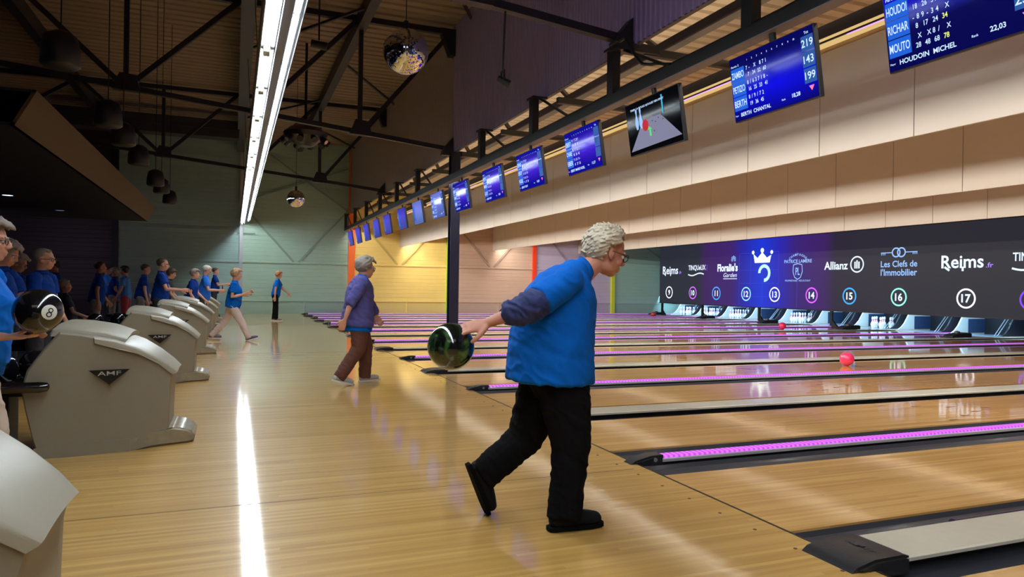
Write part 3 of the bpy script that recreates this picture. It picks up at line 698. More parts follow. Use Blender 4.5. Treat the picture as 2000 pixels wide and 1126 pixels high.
# the game monitor
t = monitor_base('monitor showing a black game picture with two pins and a red ball', MY[2], 1.04, .58)
mgb = emis('game_black', (6, 7, 10), .8, (2, 2, 3)); mgb.node_tree.nodes['Principled BSDF'].inputs['Roughness'].default_value = .07; mgb.node_tree.nodes['Principled BSDF'].inputs['Specular IOR Level'].default_value = .05
bm = bmesh.new(); box(bm, -.51, .51, -.28, .28, -.001, 0); link('screen', bm, emis('game_black', (6, 7, 10), .8, (2, 2, 3)), t)
bm = bmesh.new(); poly2(bm, [(-.48, -.24), (.50, -.22), (.16, .06), (-.18, .06)]); flat('pictured_lane', bm, emis('game_lane', (140, 140, 170), .8), t, .002)
bm = bmesh.new()
for x in (-.30, -.22): poly2(bm, [(x-.012, .20), (x+.012, .20), (x+.018, .18), (x+.010, .14), (x+.034, .07), (x+.034, .03), (x+.015, -.02), (x-.015, -.02), (x-.034, .03), (x-.034, .07), (x-.010, .14), (x-.018, .18)])
flat('pictured_pins', bm, emis('game_pin', (160, 200, 250), 1), t, .003)
bm = bmesh.new(); arc(bm, -.14, .0, .001, .062, seg=24); flat('pictured_ball', bm, emis('game_red', (190, 30, 40), 1), t, .004)
bm = bmesh.new(); poly2(bm, [(-.08, -.02), (-.02, -.06), (-.045, -.06), (-.035, -.13), (-.075, -.13), (-.075, -.06), (-.10, -.06)]); flat('pictured_arrow', bm, emis('game_green', (90, 220, 120), 1), t, .005)
flat('lettering', text('TIRER LA BOULE AJOULEE VEN SPOT', -.08, .205, .66, .028, .015), ltr, t, .004)
bm = bmesh.new(); box(bm, .20, .225, .06, .25, 0, .001); flat('pictured_beam', bm, emis('game_cyan', (60, 180, 220), 1), t, .003)
bm = bmesh.new(); 
for x, y in ((.06, .0), (.12, .03), (-.0, .02), (.02, -.09), (.2, .0)): arc(bm, x, y, .0005, .008, seg=8)
flat('pictured_dots', bm, emis('game_dot', (40, 40, 50), .6), t, .004)
names = [('EBERT', 'CHABE', 'EBER'), ('DENIS', 'LEROY', 'NOEL'), ('PETIT', 'MARIN', 'GUY')]
pos = ['with EBERT MARIE NOEL in the caption', 'second one right of the navy column', 'first one right of the navy column', 'hanging directly in front of the navy column',
       'first one left of the navy column', 'second one left of the navy column, paler picture', 'third one left of the navy column', 'fourth one left of the navy column',
       'fifth one left of the navy column', 'fourth from the far end of the gantry', 'third from the far end of the gantry', 'last but one at the far end of the gantry']
pos[1] = 'fourth from the right'; pos = pos[:1]+['third right of the navy column']+['second right of the navy column', 'overlapping the navy column']+pos[4:9]+['third from the far wall end', 'second from the far wall end', 'last one at the far wall end']
for i, y in enumerate(MY[3:]):
    t = monitor_base('blue score monitor %s' % pos[i], y, .96 if i < 6 else .9)
    mm = blue3 if i < 4 else (blue4 if i not in (5, 4) else blue5)
    if i < 5:
        scores(t, list(names[i % 3]), [(['9', '/', '7', '2', '8', '1'], ['16', '25', '34']), (['X', '', '7', '1', '6', '/'], ['18', '26', '43']), (['7', '1', '8', '/', '9', '-'], ['8', '27', '36'])],
               ['', '', ''], 'EBERT MARIE NOEL' if i == 0 else 'LEROY GUY', '11,57' if i == 0 else '14,50', mm, .96)
    else:
        bm = bmesh.new(); box(bm, -.44, .44, -.272, .272, -.001, 0); link('screen', bm, mm, t)
        bm = bmesh.new()
        for z in (.125, 0, -.125): box(bm, -.43, -.27, z-.058, z+.058, 0, .001)
        link('name_cell', bm, cell, t)

# ================================================================ FLUORESCENT ROW
m_tube = emis('tube_glow', (236, 248, 255), TUBE, (240, 240, 240)); m_hous = mat('housing_white', (168, 172, 172), .5)
m_chan = mat('channel_grey', (96, 98, 108), .5)
def lamp_unit():
    t = empty('fluorescent_light', (0, 0, 0))
    bm = bmesh.new(); box(bm, -.07, .07, -.74, .74, .035, .075); box(bm, -.072, -.064, -.755, .755, -.084, .075); link('housing', bm, m_hous, t)
    bm = bmesh.new(); tube(bm, [(0.0, -.68, .0), (0.0, .68, .0)], .019, 10); link('tube', bm, m_tube, t)
    bm = bmesh.new()
    for y in (-.715, .68): box(bm, -.03, .03, y, y+.035, -.024, .04)
    link('socket', bm, mat('socket', (120, 100, 66), .5), t)
    return t
lu = None; n = 0
y = -2.6
while y < 28.9:
    o = lamp_unit() if lu is None else copy_tree(lu)
    if lu is None: lu = o
    o.location = (.27, y, 3.42); tag(o, 'open fluorescent light glowing white in the long left strip of the ceiling row', 'fluorescent light', 'left strip of fluorescent lights'); y += 1.53
def lamp_unit2():
    t = empty('fluorescent_light', (0, 0, 0))
    bm = bmesh.new(); box(bm, -.025, .03, -.74, .74, .03, .06); link('housing', bm, m_hous, t)
    bm = bmesh.new(); tube(bm, [(0, -.70, 0), (0, .70, 0)], .016, 10); link('tube', bm, m_tube, t)
    return t
lu = None; y = -2.0
while y < 28.6:
    o = lamp_unit2() if lu is None else copy_tree(lu)
    if lu is None: lu = o
    o.location = (.475, y, 3.46); tag(o, 'slim fluorescent light glowing in the thin right strip of the ceiling row', 'fluorescent light', 'right strip of fluorescent lights'); y += 1.53
t = thing('light_channel', 'grey metal channel running between the two strips of fluorescent lights', 'cable channel', (.38, 12, 3.47))
bm = bmesh.new(); box(bm, -.03, .045, -15, 16.9, -.068, .06); link('channel_body', bm, m_chan, t)
bm = bmesh.new(); box(bm, -.19, .17, -15, 16.9, .055, .075); box(bm, .150, .158, -15, 16.9, -.014, .055); link('side_shield', bm, bk, t)
for k in range(-3, 4):
    bm = bmesh.new(); tube(bm, [(0, k*4.8, .07), (-.15, k*4.8, 2.66)], .006, 5); link('suspension_wire', bm, bk, t)

# ================================================================ BALL RETURNS
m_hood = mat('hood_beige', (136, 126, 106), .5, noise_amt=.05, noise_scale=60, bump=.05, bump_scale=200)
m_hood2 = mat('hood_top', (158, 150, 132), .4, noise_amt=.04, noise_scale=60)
def hw(x):
    """half width of the hood: broad at the bowlers' side, narrow at the nose"""
    P = [(-1.3, .45), (-1.0, .445), (-.64, .37), (-.45, .28), (-.34, .20), (-.2, .17)]
    for (x0, a), (x1, b) in zip(P, P[1:]):
        if x <= x1: return a+(b-a)*max(0, (x-x0)/(x1-x0))
    return P[-1][1]
def crowned(name, prof, grow, m, t, top, sm=30, dz=.035, steps=None):
    bm = bmesh.new(); R = []
    P = []
    for (x0, z0), (x1, z1) in zip(prof, prof[1:]+prof[:1]):
        n = max(1, int(math.hypot(x1-x0, z1-z0)/.07)); P += [(x0+(x1-x0)*k/n, z0+(z1-z0)*k/n) for k in range(n)]
    for e in (-1, -.985, -.93, -.7, -.35, 0, .35, .7, .93, .985, 1):
        a = abs(e); sc = 1 if a < .95 else (.985 if a < .99 else .962)
        cx = sum(p[0] for p in P)/len(P)
        R.append([bm.verts.new((cx+(x-cx)*(sc if z > .03 else 1), e*(hw(x)+grow), (z*(1 if a < .95 else (.994 if a < .99 else .984)) if z > .12 else z)+(dz*(1-e*e)*min(1, hw(x)/.42)**1.5 if z > top else 0))) for x, z in P])
    for a_, b_ in zip(R, R[1:]):
        for k in range(len(P)): bm.faces.new((a_[k], a_[(k+1) % len(P)], b_[(k+1) % len(P)], b_[k]))
    bm.faces.new(R[0]); bm.faces.new(R[-1][::-1]); return autosmooth(link(name, bm, m, t), sm)
def make_return():
    t = empty('ball_return', (0, 0, 0))
    prof = [(-1.16, 0), (-.62, 0), (-.50, .02), (-.415, .12), (-.41, .30), (-.405, .44), (-.385, .53), (-.49, .605), (-.60, .69), (-.75, .755), (-.93, .80), (-1.05, .815), (-1.13, .72), (-1.23, .57), (-1.26, .45), (-1.24, .33), (-1.20, .15)]
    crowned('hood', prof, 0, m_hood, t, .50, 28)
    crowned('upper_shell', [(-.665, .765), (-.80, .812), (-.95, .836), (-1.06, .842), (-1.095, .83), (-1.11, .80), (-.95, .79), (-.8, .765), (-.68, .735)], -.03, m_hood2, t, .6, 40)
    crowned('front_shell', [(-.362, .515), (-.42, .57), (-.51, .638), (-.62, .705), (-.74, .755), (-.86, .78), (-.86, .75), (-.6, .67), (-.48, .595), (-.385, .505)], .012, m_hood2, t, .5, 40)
    bm = bmesh.new(); T = [(-.66, 0), (-.27, 0), (-.245, .02), (-.25, .07), (-.30, .10), (-.38, .125), (-.50, .10), (-.66, .085)]
    R = [[bm.verts.new((x, e*(hw(x)*.98+(.02 if x > -.6 else .0)), z)) for x, z in T] for e in (-1, 1)]
    bm.faces.new(R[0]); bm.faces.new(R[1][::-1])
    for k in range(8): bm.faces.new((R[0][k], R[0][(k+1) % 8], R[1][(k+1) % 8], R[1][k]))
    bmesh.ops.bevel(bm, geom=[e for e in bm.edges], offset=.016, segments=3, affect='EDGES')
    autosmooth(link('base_toe', bm, mat('toe_taped', (146, 134, 110), .3, coat=.3, noise_amt=.35, noise_scale=14, bump=.3, bump_scale=30), t), 40)
    bm = bmesh.new(); T = [(-1.17, 0), (-.64, 0), (-.64, .085), (-1.18, .07)]
    R = [[bm.verts.new((x, e*(hw(x)+.008), z)) for x, z in T] for e in (-1, 1)]
    bm.faces.new(R[0]); bm.faces.new(R[1][::-1])
    for k in range(4): bm.faces.new((R[0][k], R[0][(k+1) % 4], R[1][(k+1) % 4], R[1][k]))
    link('base_skirt', bm, m_hood, t)
    def onface(bm, out):
        for v in bm.verts:
            d = v.co.z if False else 0; v.co = V((v.co.x, -(hw(v.co.x)+out+v.co.z), v.co.y))
    bm = bmesh.new(); prism(bm, [(-.885, .56), (-.645, .56), (-.765, .46)], 0, .006, 'z'); onface(bm, .001)
    e = link('emblem', bm, mat('emblem_black', (16, 15, 16), .3), t)
    bm = text('AMF', -.765, .536, .135, .028, .004); onface(bm, .0085); link('emblem_lettering', bm, mat('emblem_silver', (200, 200, 200), .3, .6), e)
    # black ball tray on the bowlers' side
    L = [(-1.9+.47*math.cos(math.pi/2+math.pi*k/24), .50*math.sin(math.pi/2+math.pi*k/24), .47) for k in range(25)]
    L = [(-1.09, .49, .47), (-1.10, .49, .47), (-1.14, .50, .47)]+L+[(-1.14, -.50, .47), (-1.10, -.49, .47), (-1.09, -.49, .47)]
    bm = bmesh.new(); tube(bm, L, [.014, .028]+[.035]*(len(L)-4)+[.028, .014], 10); box(bm, -2.28, -1.18, -.40, .40, .40, .43); autosmooth(link('ball_tray', bm, mat('tray_black', (10, 10, 12), .15, coat=.5), t))
    bm = bmesh.new(); box(bm, -2.1, -1.4, -.12, .12, 0, .40); link('tray_pedestal', bm, mat('pedestal', (24, 24, 27), .5), t)
    return t
r0 = make_return()
rl = ['beige ball return hood nearest the camera, cut off at the left bottom corner', 'large beige ball return hood in front at the left, with the full AMF emblem',
      'second whole beige ball return hood from the front', 'third whole beige ball return hood from the front', 'fourth whole beige ball return hood from the front',
      'fifth whole beige ball return hood, near the walking woman in white trousers', 'sixth whole beige ball return hood from the front', 'farthest beige ball return hood']
for i in range(7):
    o = r0 if i == 0 else copy_tree(r0); o.location = (0, 5.80+P0*(i-1), 0) if i else (-.06, 2.24, 0)
    tag(o, rl[i], 'ball return', 'ball return hoods')
def ball(name, lab, loc, m_, grp=None, r=.108):
    bm = bmesh.new(); bmesh.ops.create_uvsphere(bm, u_segments=48, v_segments=32, radius=r)
    o = link(name, bm, m_, smooth=True, loc=loc); tag(o, lab, 'bowling ball', grp); return o
bb = mat('ball_black', (14, 14, 18), .12, coat=.6)
k = 0
for i, yy in enumerate((5.8, 9.275, 12.75)):
    for dx, dy in ((-1.45, -.12), (-1.72, .12), (-2.0, -.10), (-1.3, .13)):
        ball('bowling_ball', 'shiny dark bowling ball lying in the tray of the %s whole ball return' % ['first', 'second', 'third'][i], (dx, yy+dy, .545), bb, 'balls in the tray of return %d' % (i+1))
ball('bowling_ball', 'bright pink bowling ball rolling down the nearer lane', (8.99, 8.44, .108), mat('ball_pink', (236, 50, 96), .25, coat=.4, noise_amt=.25, noise_scale=9))
ball('bowling_ball', 'pink bowling ball rolling far down a lane, close to the screen wall', (15.6, 17.1, .108), mat('ball_pink2', (226, 44, 96), .25, coat=.4))
ball('bowling_ball', 'small brick red bowling ball on a lane near the far wall', (16.6, 25.80, .108), mat('ball_brick', (170, 60, 50), .3))

# ================================================================ HANGING THINGS
def mirror_ball(loc, r, lab):
    t = thing('mirror_ball', lab, 'mirror ball', loc)
    bm = bmesh.new(); nv = int(r*170); bmesh.ops.create_uvsphere(bm, u_segments=nv*2, v_segments=nv, radius=r)
    bmesh.ops.split_edges(bm, edges=bm.edges[:])
    for f in bm.faces:
        n_ = f.normal; c = f.calc_center_median(); a = V((random.uniform(-1, 1), random.uniform(-1, 1), random.uniform(-1, 1)))*.018
        R = Matrix.Rotation(a.length, 3, a.normalized())
        for v in f.verts: v.co = c+R@((v.co-c)*.94)
    link('mirror_tiles', bm, mat('mirror', (235, 235, 240), .04, 1), t)
    bm = bmesh.new(); bmesh.ops.create_uvsphere(bm, u_segments=32, v_segments=20, radius=r*.985); link('core', bm, mat('core_dark', (40, 38, 42), .4, .4), t, smooth=True)
    bm = bmesh.new(); tube(bm, [(0, 0, r*.95), (0, 0, r+.10)], .03, 8); tube(bm, [(0, 0, r+.1), (0, 0, 6.71-loc[2])], .006, 6); link('hanger', bm, bk, t)
mirror_ball((2.02, 9.0, 4.16), .29, 'large mirror ball hanging high up right of the fluorescent lights')
mirror_ball((1.54, 20, 3.46), .235, 'small mirror ball hanging far back before the green wall')
def speaker(i, y):
    t = thing('hanging_speaker', 'black bell shaped hanging speaker, %s in the row over the seats' % ORD[i], 'speaker', (-1.31, y, 3.0), 0, 'hanging speakers')
    bm = bmesh.new(); lathe(bm, [(.0, -.14), (.12, -.15), (.145, -.13), (.14, 0), (.115, .10), (.05, .14), (0, .145)], 20); link('body', bm, mat('speaker_black', (22, 20, 24), .5), t, smooth=True)
    bm = bmesh.new(); tube(bm, [(0, 0, .14), (0, 0, 3.71)], .006, 6); link('hanger', bm, bk, t)
for i, y in enumerate((6.6, 8.9, 10.05, 11.6, 14.0, 15.1, 17.0)): speaker(i, y)
# multi beam disco effect light
t = thing('disco_light', 'black multi beam disco effect light under the roof near the fluorescent lights', 'disco light', (1.5, 17, 4.55))
bm = bmesh.new(); lathe(bm, [(0, -.22), (.16, -.22), (.3, -.12), (.46, -.02), (.5, .08), (.36, .2), (.15, .3), (0, .3)], 24); autosmooth(link('body', bm, mat('disco_black', (20, 18, 28), .35), t))
for k in range(10):
    a = 2*math.pi*k/10; bm = bmesh.new(); c = V((.42*math.cos(a), .42*math.sin(a), -.06)); d = V((math.cos(a), math.sin(a), -.75)).normalized()
    tube(bm, [c, c+d*.14], [.06, .075], 12); o = link('lens_barrel', bm, mat('disco_black', (20, 18, 28), .35), t)
    if k % 3 == 0: bm = bmesh.new(); tube(bm, [c+d*.141, c+d*.145], .055, 12); link('lens', bm, mat('lens_amber', (255, 214, 150), .2, coat=.5) if k % 2 else mat('lens_white', (220, 220, 230), .1, .6), o)
bm = bmesh.new(); tube(bm, [(-.0, 0, .28), (0, 0, 2.16)], .03, 8); link('hanger', bm, bk, t)
t = thing('spotlight', 'small black spotlight on a thin rod before the violet bulkhead', 'spotlight', (2.72, 7.3, 3.42))
bm = bmesh.new(); tube(bm, [(0, 0, .08), (0.02, 0, .76)], .012, 6); link('rod', bm, bk, t)
bm = bmesh.new(); tube(bm, [(-.06, 0, .02), (.07, -.02, -.04)], [.035, .045], 12); link('lamp_head', bm, bk, t)
bm = bmesh.new(); bar(bm, (0, .05, .0), (0, .04, .1), .02, .02); bar(bm, (0, -.05, .0), (0, -.04, .1), .02, .02); bar(bm, (0, -.05, .1), (0, .05, .1), .02, .02); link('yoke', bm, bk, t)
t = thing('spotlight', 'small dark spotlight hanging beside the right strip of fluorescent lights', 'spotlight', (1.0, 9.6, 4.3))
bm = bmesh.new(); tube(bm, [(0, 0, .05), (0, 0, 2.3)], .012, 6); link('rod', bm, bk, t)
bm = bmesh.new(); tube(bm, [(-.10, 0, .0), (.10, -.03, -.03)], [.05, .055], 12); link('lamp_head', bm, bk, t)

# ================================================================ CANOPY OVER THE BAR SIDE
t = thing('bar_canopy', 'dark lowered canopy with a slanted brown fascia over the seating side', 'canopy', (-2.2, 15, 2.8))
bm = bmesh.new(); box(bm, -6.9, -.0, -6.0, 6.6, 0, .03); link('underside', bm, mat('canopy_black', (20, 20, 24), .6), t)
bm = bmesh.new(); prism(bm, [(0, 0), (.20, .39), (.16, .39), (-.04, 0)], -6.0, 6.6); link('fascia', bm, mat('fascia_brown', (92, 76, 56), .8, noise_amt=.1), t)
bm = bmesh.new(); box(bm, -6.9, .19, -6.0, 6.6, .37, .40); link('top', bm, mat('canopy_black', (20, 20, 24), .6), t)
bm = bmesh.new(); prism(bm, [(-6.9, 0), (0, 0), (.20, .39), (-6.9, .39)], 6.58, 6.62); link('end_board', bm, mat('canopy_black', (20, 20, 24), .6), t)
for i, (x, y) in enumerate(((-4.1, 16.38), (-3.8, 19.3))):
    d = thing('downlight', ['lit round downlight in the dark canopy at the left edge', 'faint round downlight deep in the dark canopy'][i], 'downlight', (x, y, 2.8))
    bm = bmesh.new(); lathe(bm, [(0, -.012), (.09, -.012), (.09, 0)], 20); link('lens', bm, emis('down_glow%d' % i, (190, 215, 255), 3 if i == 0 else .2), d)
    bm = bmesh.new(); lathe(bm, [(.09, -.012), (.12, -.008), (.12, 0)], 20); link('rim', bm, bk, d)
area('downlight_lamp', (-4.1, 16.38, 2.77), .15, .15, 6, (.75, .85, 1))

# ================================================================ PEOPLE
def frame(a, hint):
    a = V(a).normalized(); s = V(hint)-a*a.dot(V(hint))
    if s.length < 1e-4: s = V((0, 1, 0)) if abs(a.y) < .9 else V((1, 0, 0))
    s.normalize(); return a, s, a.cross(s)
def loft(bm, P, seg=18, hint=(0, 1, 0), cap=(.5, .5)):
    """P = [(point, rside, rfront)] closed tube of elliptic sections with rounded ends"""
    pts = [V(p[0]) for p in P]; n = len(P); rings = []
    def ring(c, t, a, b):
        _, s, u_ = frame(t, hint); return [bm.verts.new(c+s*a*math.cos(2*math.pi*k/seg)+u_*b*math.sin(2*math.pi*k/seg)) for k in range(seg)]
    for i in range(n):
        t = (pts[min(i+1, n-1)]-pts[max(i-1, 0)]).normalized(); a, b = P[i][1], P[i][2]
        if i == 0: m_ = min(a, b)*cap[0]; rings.append(ring(pts[0]-t*m_, t, a*(1-.9*cap[0]), b*(1-.9*cap[0])))
        rings.append(ring(pts[i], t, a, b))
        if i == n-1: m_ = min(a, b)*cap[1]; rings.append(ring(pts[-1]+t*m_, t, a*(1-.9*cap[1]), b*(1-.9*cap[1])))
    for a, b in zip(rings, rings[1:]):
        for k in range(seg): bm.faces.new((a[k], a[(k+1) % seg], b[(k+1) % seg], b[k]))
    bm.faces.new(rings[0][::-1]); bm.faces.new(rings[-1])
def fuse(name, bm, voxel, m, parent, smooth=3, wr=0, ws=9, mat2=None, seed=0):
    """one continuous surface out of overlapping shapes"""
    me = bpy.data.meshes.new(name); bmesh.ops.recalc_face_normals(bm, faces=bm.faces[:]); bm.to_mesh(me); bm.free()
    o = bpy.data.objects.new(name, me); COL.objects.link(o)
    r = o.modifiers.new('r', 'REMESH'); r.mode = 'VOXEL'; r.voxel_size = voxel; r.use_smooth_shade = True
    if smooth: s = o.modifiers.new('s', 'SMOOTH'); s.factor = .5; s.iterations = smooth
    dg = bpy.context.evaluated_depsgraph_get(); new = bpy.data.meshes.new_from_object(o.evaluated_get(dg))
    o.modifiers.clear(); o.data = new; bpy.data.meshes.remove(me)
    if wr:
        nn = [v.normal.copy() for v in new.vertices]
        for v, n_ in zip(new.vertices, nn):
            c = v.co; q = V((c.x*ws+seed, c.y*ws, c.z*ws*1.6+c.x*ws*.9))
            k = noise.noise(q)+.5*noise.noise(q*2.3); v.co = c+n_*wr*(1-abs(k)*2.2)
    for p in new.polygons: p.use_smooth = True
    new.materials.clear()
    for q in (m if isinstance(m, (list, tuple)) else [m]): new.materials.append(q)
    o.parent = parent; return o
def fk(H=1.6, lean=0, look=0, turn=0, ra=(10, 12, 25), la=(10, 12, 25), rl=(0, 0), ll=(0, 0), sit=False):
    """joints in the body frame: x forward, y to the body's left, z up. arms (pitch, out, elbow), legs (thigh pitch, knee)"""
    J = {}; r = math.radians
    def leg(t, k, s):
        hip = V((0, s*.055*H, 0)); kn = hip+V((math.sin(r(t)), 0, -math.cos(r(t))))*.235*H
        an = kn+V((math.sin(r(t-k)), 0, -math.cos(r(t-k))))*.235*H; return hip, kn, an
    RH, RK, RA = leg(*rl, -1); LH, LK, LA = leg(*ll, 1)
    base = .045*H-min(RA.z, LA.z) if not sit else .30*H
    for n_, p in (('hr', RH), ('kr', RK), ('ar', RA), ('hl', LH), ('kl', LK), ('al', LA)): J[n_] = p+V((0, 0, base))
    pel = V((0, 0, base)); up = V((math.sin(r(lean)), 0, math.cos(r(lean)))); fw = V((math.cos(r(lean)), 0, -math.sin(r(lean))))
    J['pel'] = pel; J['wai'] = pel+up*.11*H; J['che'] = pel+up*.21*H; J['sh'] = pel+up*.295*H; J['nb'] = pel+up*.315*H-fw*.005
    a = r(lean*.6-look*0); hu = V((math.sin(r(lean*.5)), 0, math.cos(r(lean*.5))))
    J['head'] = J['nb']+hu*.095*H+V((.015*H, 0, 0)); p = r(look); J['hf'] = V((math.cos(p)*math.cos(r(turn)), math.cos(p)*math.sin(r(turn)), -math.sin(p)))
    for s, (pt, out, el), k in ((-1, ra, 'r'), (1, la, 'l')):
        S = J['sh']+V((0, s*.112*H, -.01*H)); d = V((math.sin(r(pt)), s*math.sin(r(out)), -math.cos(r(pt))*math.cos(r(out)))).normalized()
        E_ = S+d*.175*H; q = pt+el; d2 = V((math.sin(r(q)), -s*.12 if el > 40 else s*.05, -math.cos(r(q)))).normalized()
        J['s'+k] = S; J['e'+k] = E_; J['w'+k] = E_+d2*.15*H; J['d'+k] = d2
    J['fr'] = V((1, 0, 0)); J['fl'] = V((1, 0, 0)); return J
def hand(bm, W_, d, n_, side, sc=1, curl=25, fat=1.0, curls=None, spread=.0):
    """palm, four unequal fingers and a thumb. d along the fingers, n_ out of the palm, side +1: thumb towards d x n_"""
    d = V(d).normalized(); n_ = V(n_); n_ = (n_-d*d.dot(n_)).normalized(); a = d.cross(n_)*side
    W_ = V(W_); L = .088*sc
    P = [(W_-d*.01, .026*sc, .019*sc), (W_+d*L*.35, .036*sc, .017*sc), (W_+d*L*.75, .041*sc, .015*sc), (W_+d*L, .040*sc, .012*sc)]
    loft(bm, P, 14, a)
    for i, (off, ln) in enumerate(((.030, .072), (.010, .080), (-.011, .075), (-.030, .060))):
        c0 = math.radians(curls[i] if curls else curl+i*4); p = W_+d*(L*.93)+a*off*sc; q = [p]; ang = c0*.6; dd = (d+a*(off*spread*8)).normalized()
        for seg_ in (.44, .31, .25):
            p = p+(dd*math.cos(ang)+n_*math.sin(ang))*ln*seg_*sc; q.append(p); ang += c0
        r_ = .0092*sc*fat; loft(bm, [(q[0], r_*1.05, r_*1.05), (q[1], r_, r_), (q[2], r_*.92, r_*.92), (q[3], r_*.8, r_*.8)], 8, a)
    T = W_+d*L*.22+a*.026*sc; t1 = T+(d*.55+a*.75+n_*.25).normalized()*.034*sc; t2 = t1+(d*.85+a*.35+n_*.4).normalized()*.032*sc; t3 = t2+(d*.95+a*.05+n_*.5).normalized()*.024*sc
    loft(bm, [(T-d*.012, .015*sc, .014*sc), (t1, .0125*sc*fat, .0125*sc), (t2, .0115*sc*fat, .0115*sc), (t3, .009*sc*fat, .009*sc)], 8, n_)
def headframe(J):
    f = V(J['hf']).normalized(); up = V((0, 0, 1)); u_ = (up-f*f.dot(up)).normalized(); l = u_.cross(f); return f, l, u_
def head(bm, J, s=1.0, near=False):
    f, l, u_ = headframe(J); c = V(J['head'])
    def Q(a, b, d): return c+(f*a+l*b+u_*d)*s
    def El(a, b, d, r, sg=14, rg=9): ellip(bm, Q(a, b, d), (f, l, u_), [x*s for x in r], sg, rg)
    El(-.014, 0, .030, (.096, .076, .086), 20, 14); El(.020, 0, -.030, (.064, .060, .080)); El(.050, 0, -.088, (.028, .030, .022))
    for k in (-1, 1):
        El(.005, k*.034, -.070, (.046, .022, .030)); El(.074, k*.026, .020, (.015, .028, .010)); El(.057, k*.040, -.026, (.022, .020, .024))
        El(-.008, k*.078, -.006, (.019, .007, .031), 10, 8); El(-.004, k*.076, -.030, (.009, .007, .012), 8, 6); El(.098, k*.011, -.032, (.011, .009, .008), 8, 6)
    loft(bm, [(Q(.082, 0, .016), .008*s, .010*s), (Q(.097, 0, -.008), .010*s, .012*s), (Q(.106, 0, -.028), .012*s, .012*s)], 10, l)
    El(.084, 0, -.058, (.010, .023, .0065)); El(.082, 0, -.070, (.010, .020, .0065)); El(.074, 0, -.052, (.015, .026, .014))
def hair(parent, J, s, style, m, voxel, seed=1):
    f, l, u_ = headframe(J); c = V(J['head']); R = random.Random(seed); bm = bmesh.new()
    st = {'short': (.009, .022, .0, -.30), 'bald': (.004, .014, .0, -.45), 'curly': (.022, .026, .012, -.42), 'bob': (.020, .040, .008, -.62), 'wavy': (.0085, .050, .012, -.9), 'fringe': (.010, .02, .0, -.45)}[style]
    th, ln, puff, low = st; N_ = (1000 if style == 'wavy' else 300) if voxel < .008 else 150
    if style not in ('fringe',): w_ = style == 'wavy'; ellip(bm, c+(f*-.028+u_*.036)*s, (f, l, u_), [x*s for x in ((.090, .080, .090) if w_ else (.092+puff, .079+puff, .086+puff))], 20, 14)
    for i in range(N_):
        z = 1-2*(i+.5)/N_; ph = i*2.399963; q = math.sqrt(max(0, 1-z*z)); a, b = q*math.cos(ph), q*math.sin(ph)
        if z < low-.0: continue
        if a > .30 and z < (.66 if style == 'wavy' else .52): continue
        if a > -.05 and z < -.02: continue
        if style == 'fringe' and z > .35: continue
        if z < 0 and a > -.1: continue
        if z < -.55 and a > -.25: continue
        if style == 'wavy' and z < .12 and a > -.22: continue
        n_ = V((a, b, z)); p = V((a*(.095+puff)-(.012 if style == 'wavy' else 0), b*(.080+puff), .032+z*(.086+puff)))
        g = V((-.55*(1 if a > -.3 else .2), 0, -.75)) if style != 'wavy' else V((-.95 if z > .1 else -.6, 0, -.55)); g = g-n_*g.dot(n_)
        if g.length < .1: g = V((-.6, b*.5, 0))
        g.normalize(); g = g+V((R.uniform(-.35, .35), R.uniform(-.35, .35), R.uniform(-.2, .2)))*(1.6 if style == 'curly' else (.35 if style == 'wavy' else .7))
        k = R.uniform(.7, 1.25); e = p+g*ln*k+n_*(.006 if style != 'bald' else 0)
        T = lambda v: c+(f*v.x+l*v.y+u_*v.z)*s
        loft(bm, [(T(p-g*.01), th*s*.9, th*s*.55), (T((p+e)/2+n_*th*(.35 if style != 'wavy' else .15)), th*s, th*s*.6), (T(e), th*s*.45, th*s*.35)], 7, l)
    return fuse('hair', bm, voxel if style != 'wavy' else .0036, m, parent, 1)
SK = {'fair': mat('skin_fair', (206, 150, 124), .5, noise_amt=.06, noise_scale=30, spec=.3), 'red': mat('skin_ruddy', (196, 132, 108), .5, noise_amt=.08, noise_scale=25, spec=.3), 'dark': mat('skin_shade', (170, 120, 98), .5, spec=.3)}  # last tone is fair skin darkened as shade, for people deep in the seating
HR = {'white': mat('hair_white', (206, 200, 188), .6, noise_amt=.18, noise_scale=40, stretch=(1, 1, .4)), 'grey': mat('hair_grey', (140, 128, 118), .65, noise_amt=.25, noise_scale=40), 'blond': mat('hair_blond', (168, 132, 96), .6, noise_amt=.25, noise_scale=40),
      'ginger': mat('hair_ginger', (158, 104, 62), .6, noise_amt=.2, noise_scale=40), 'brown': mat('hair_brown', (74, 56, 44), .6), 'black': mat('hair_black', (26, 22, 22), .5), 'silver': mat('hair_silver', (200, 186, 160), .55, noise_amt=.22, noise_scale=36, stretch=(1, 1, .5))}
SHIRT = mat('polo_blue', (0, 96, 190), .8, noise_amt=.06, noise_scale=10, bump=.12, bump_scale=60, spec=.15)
SHIRT_SHADED = mat('polo_blue_shaded', (8, 52, 134), .8, noise_amt=.06, noise_scale=10, bump=.12, bump_scale=60, spec=.15)  # same blue polo, its colour darkened for people on the shaded side
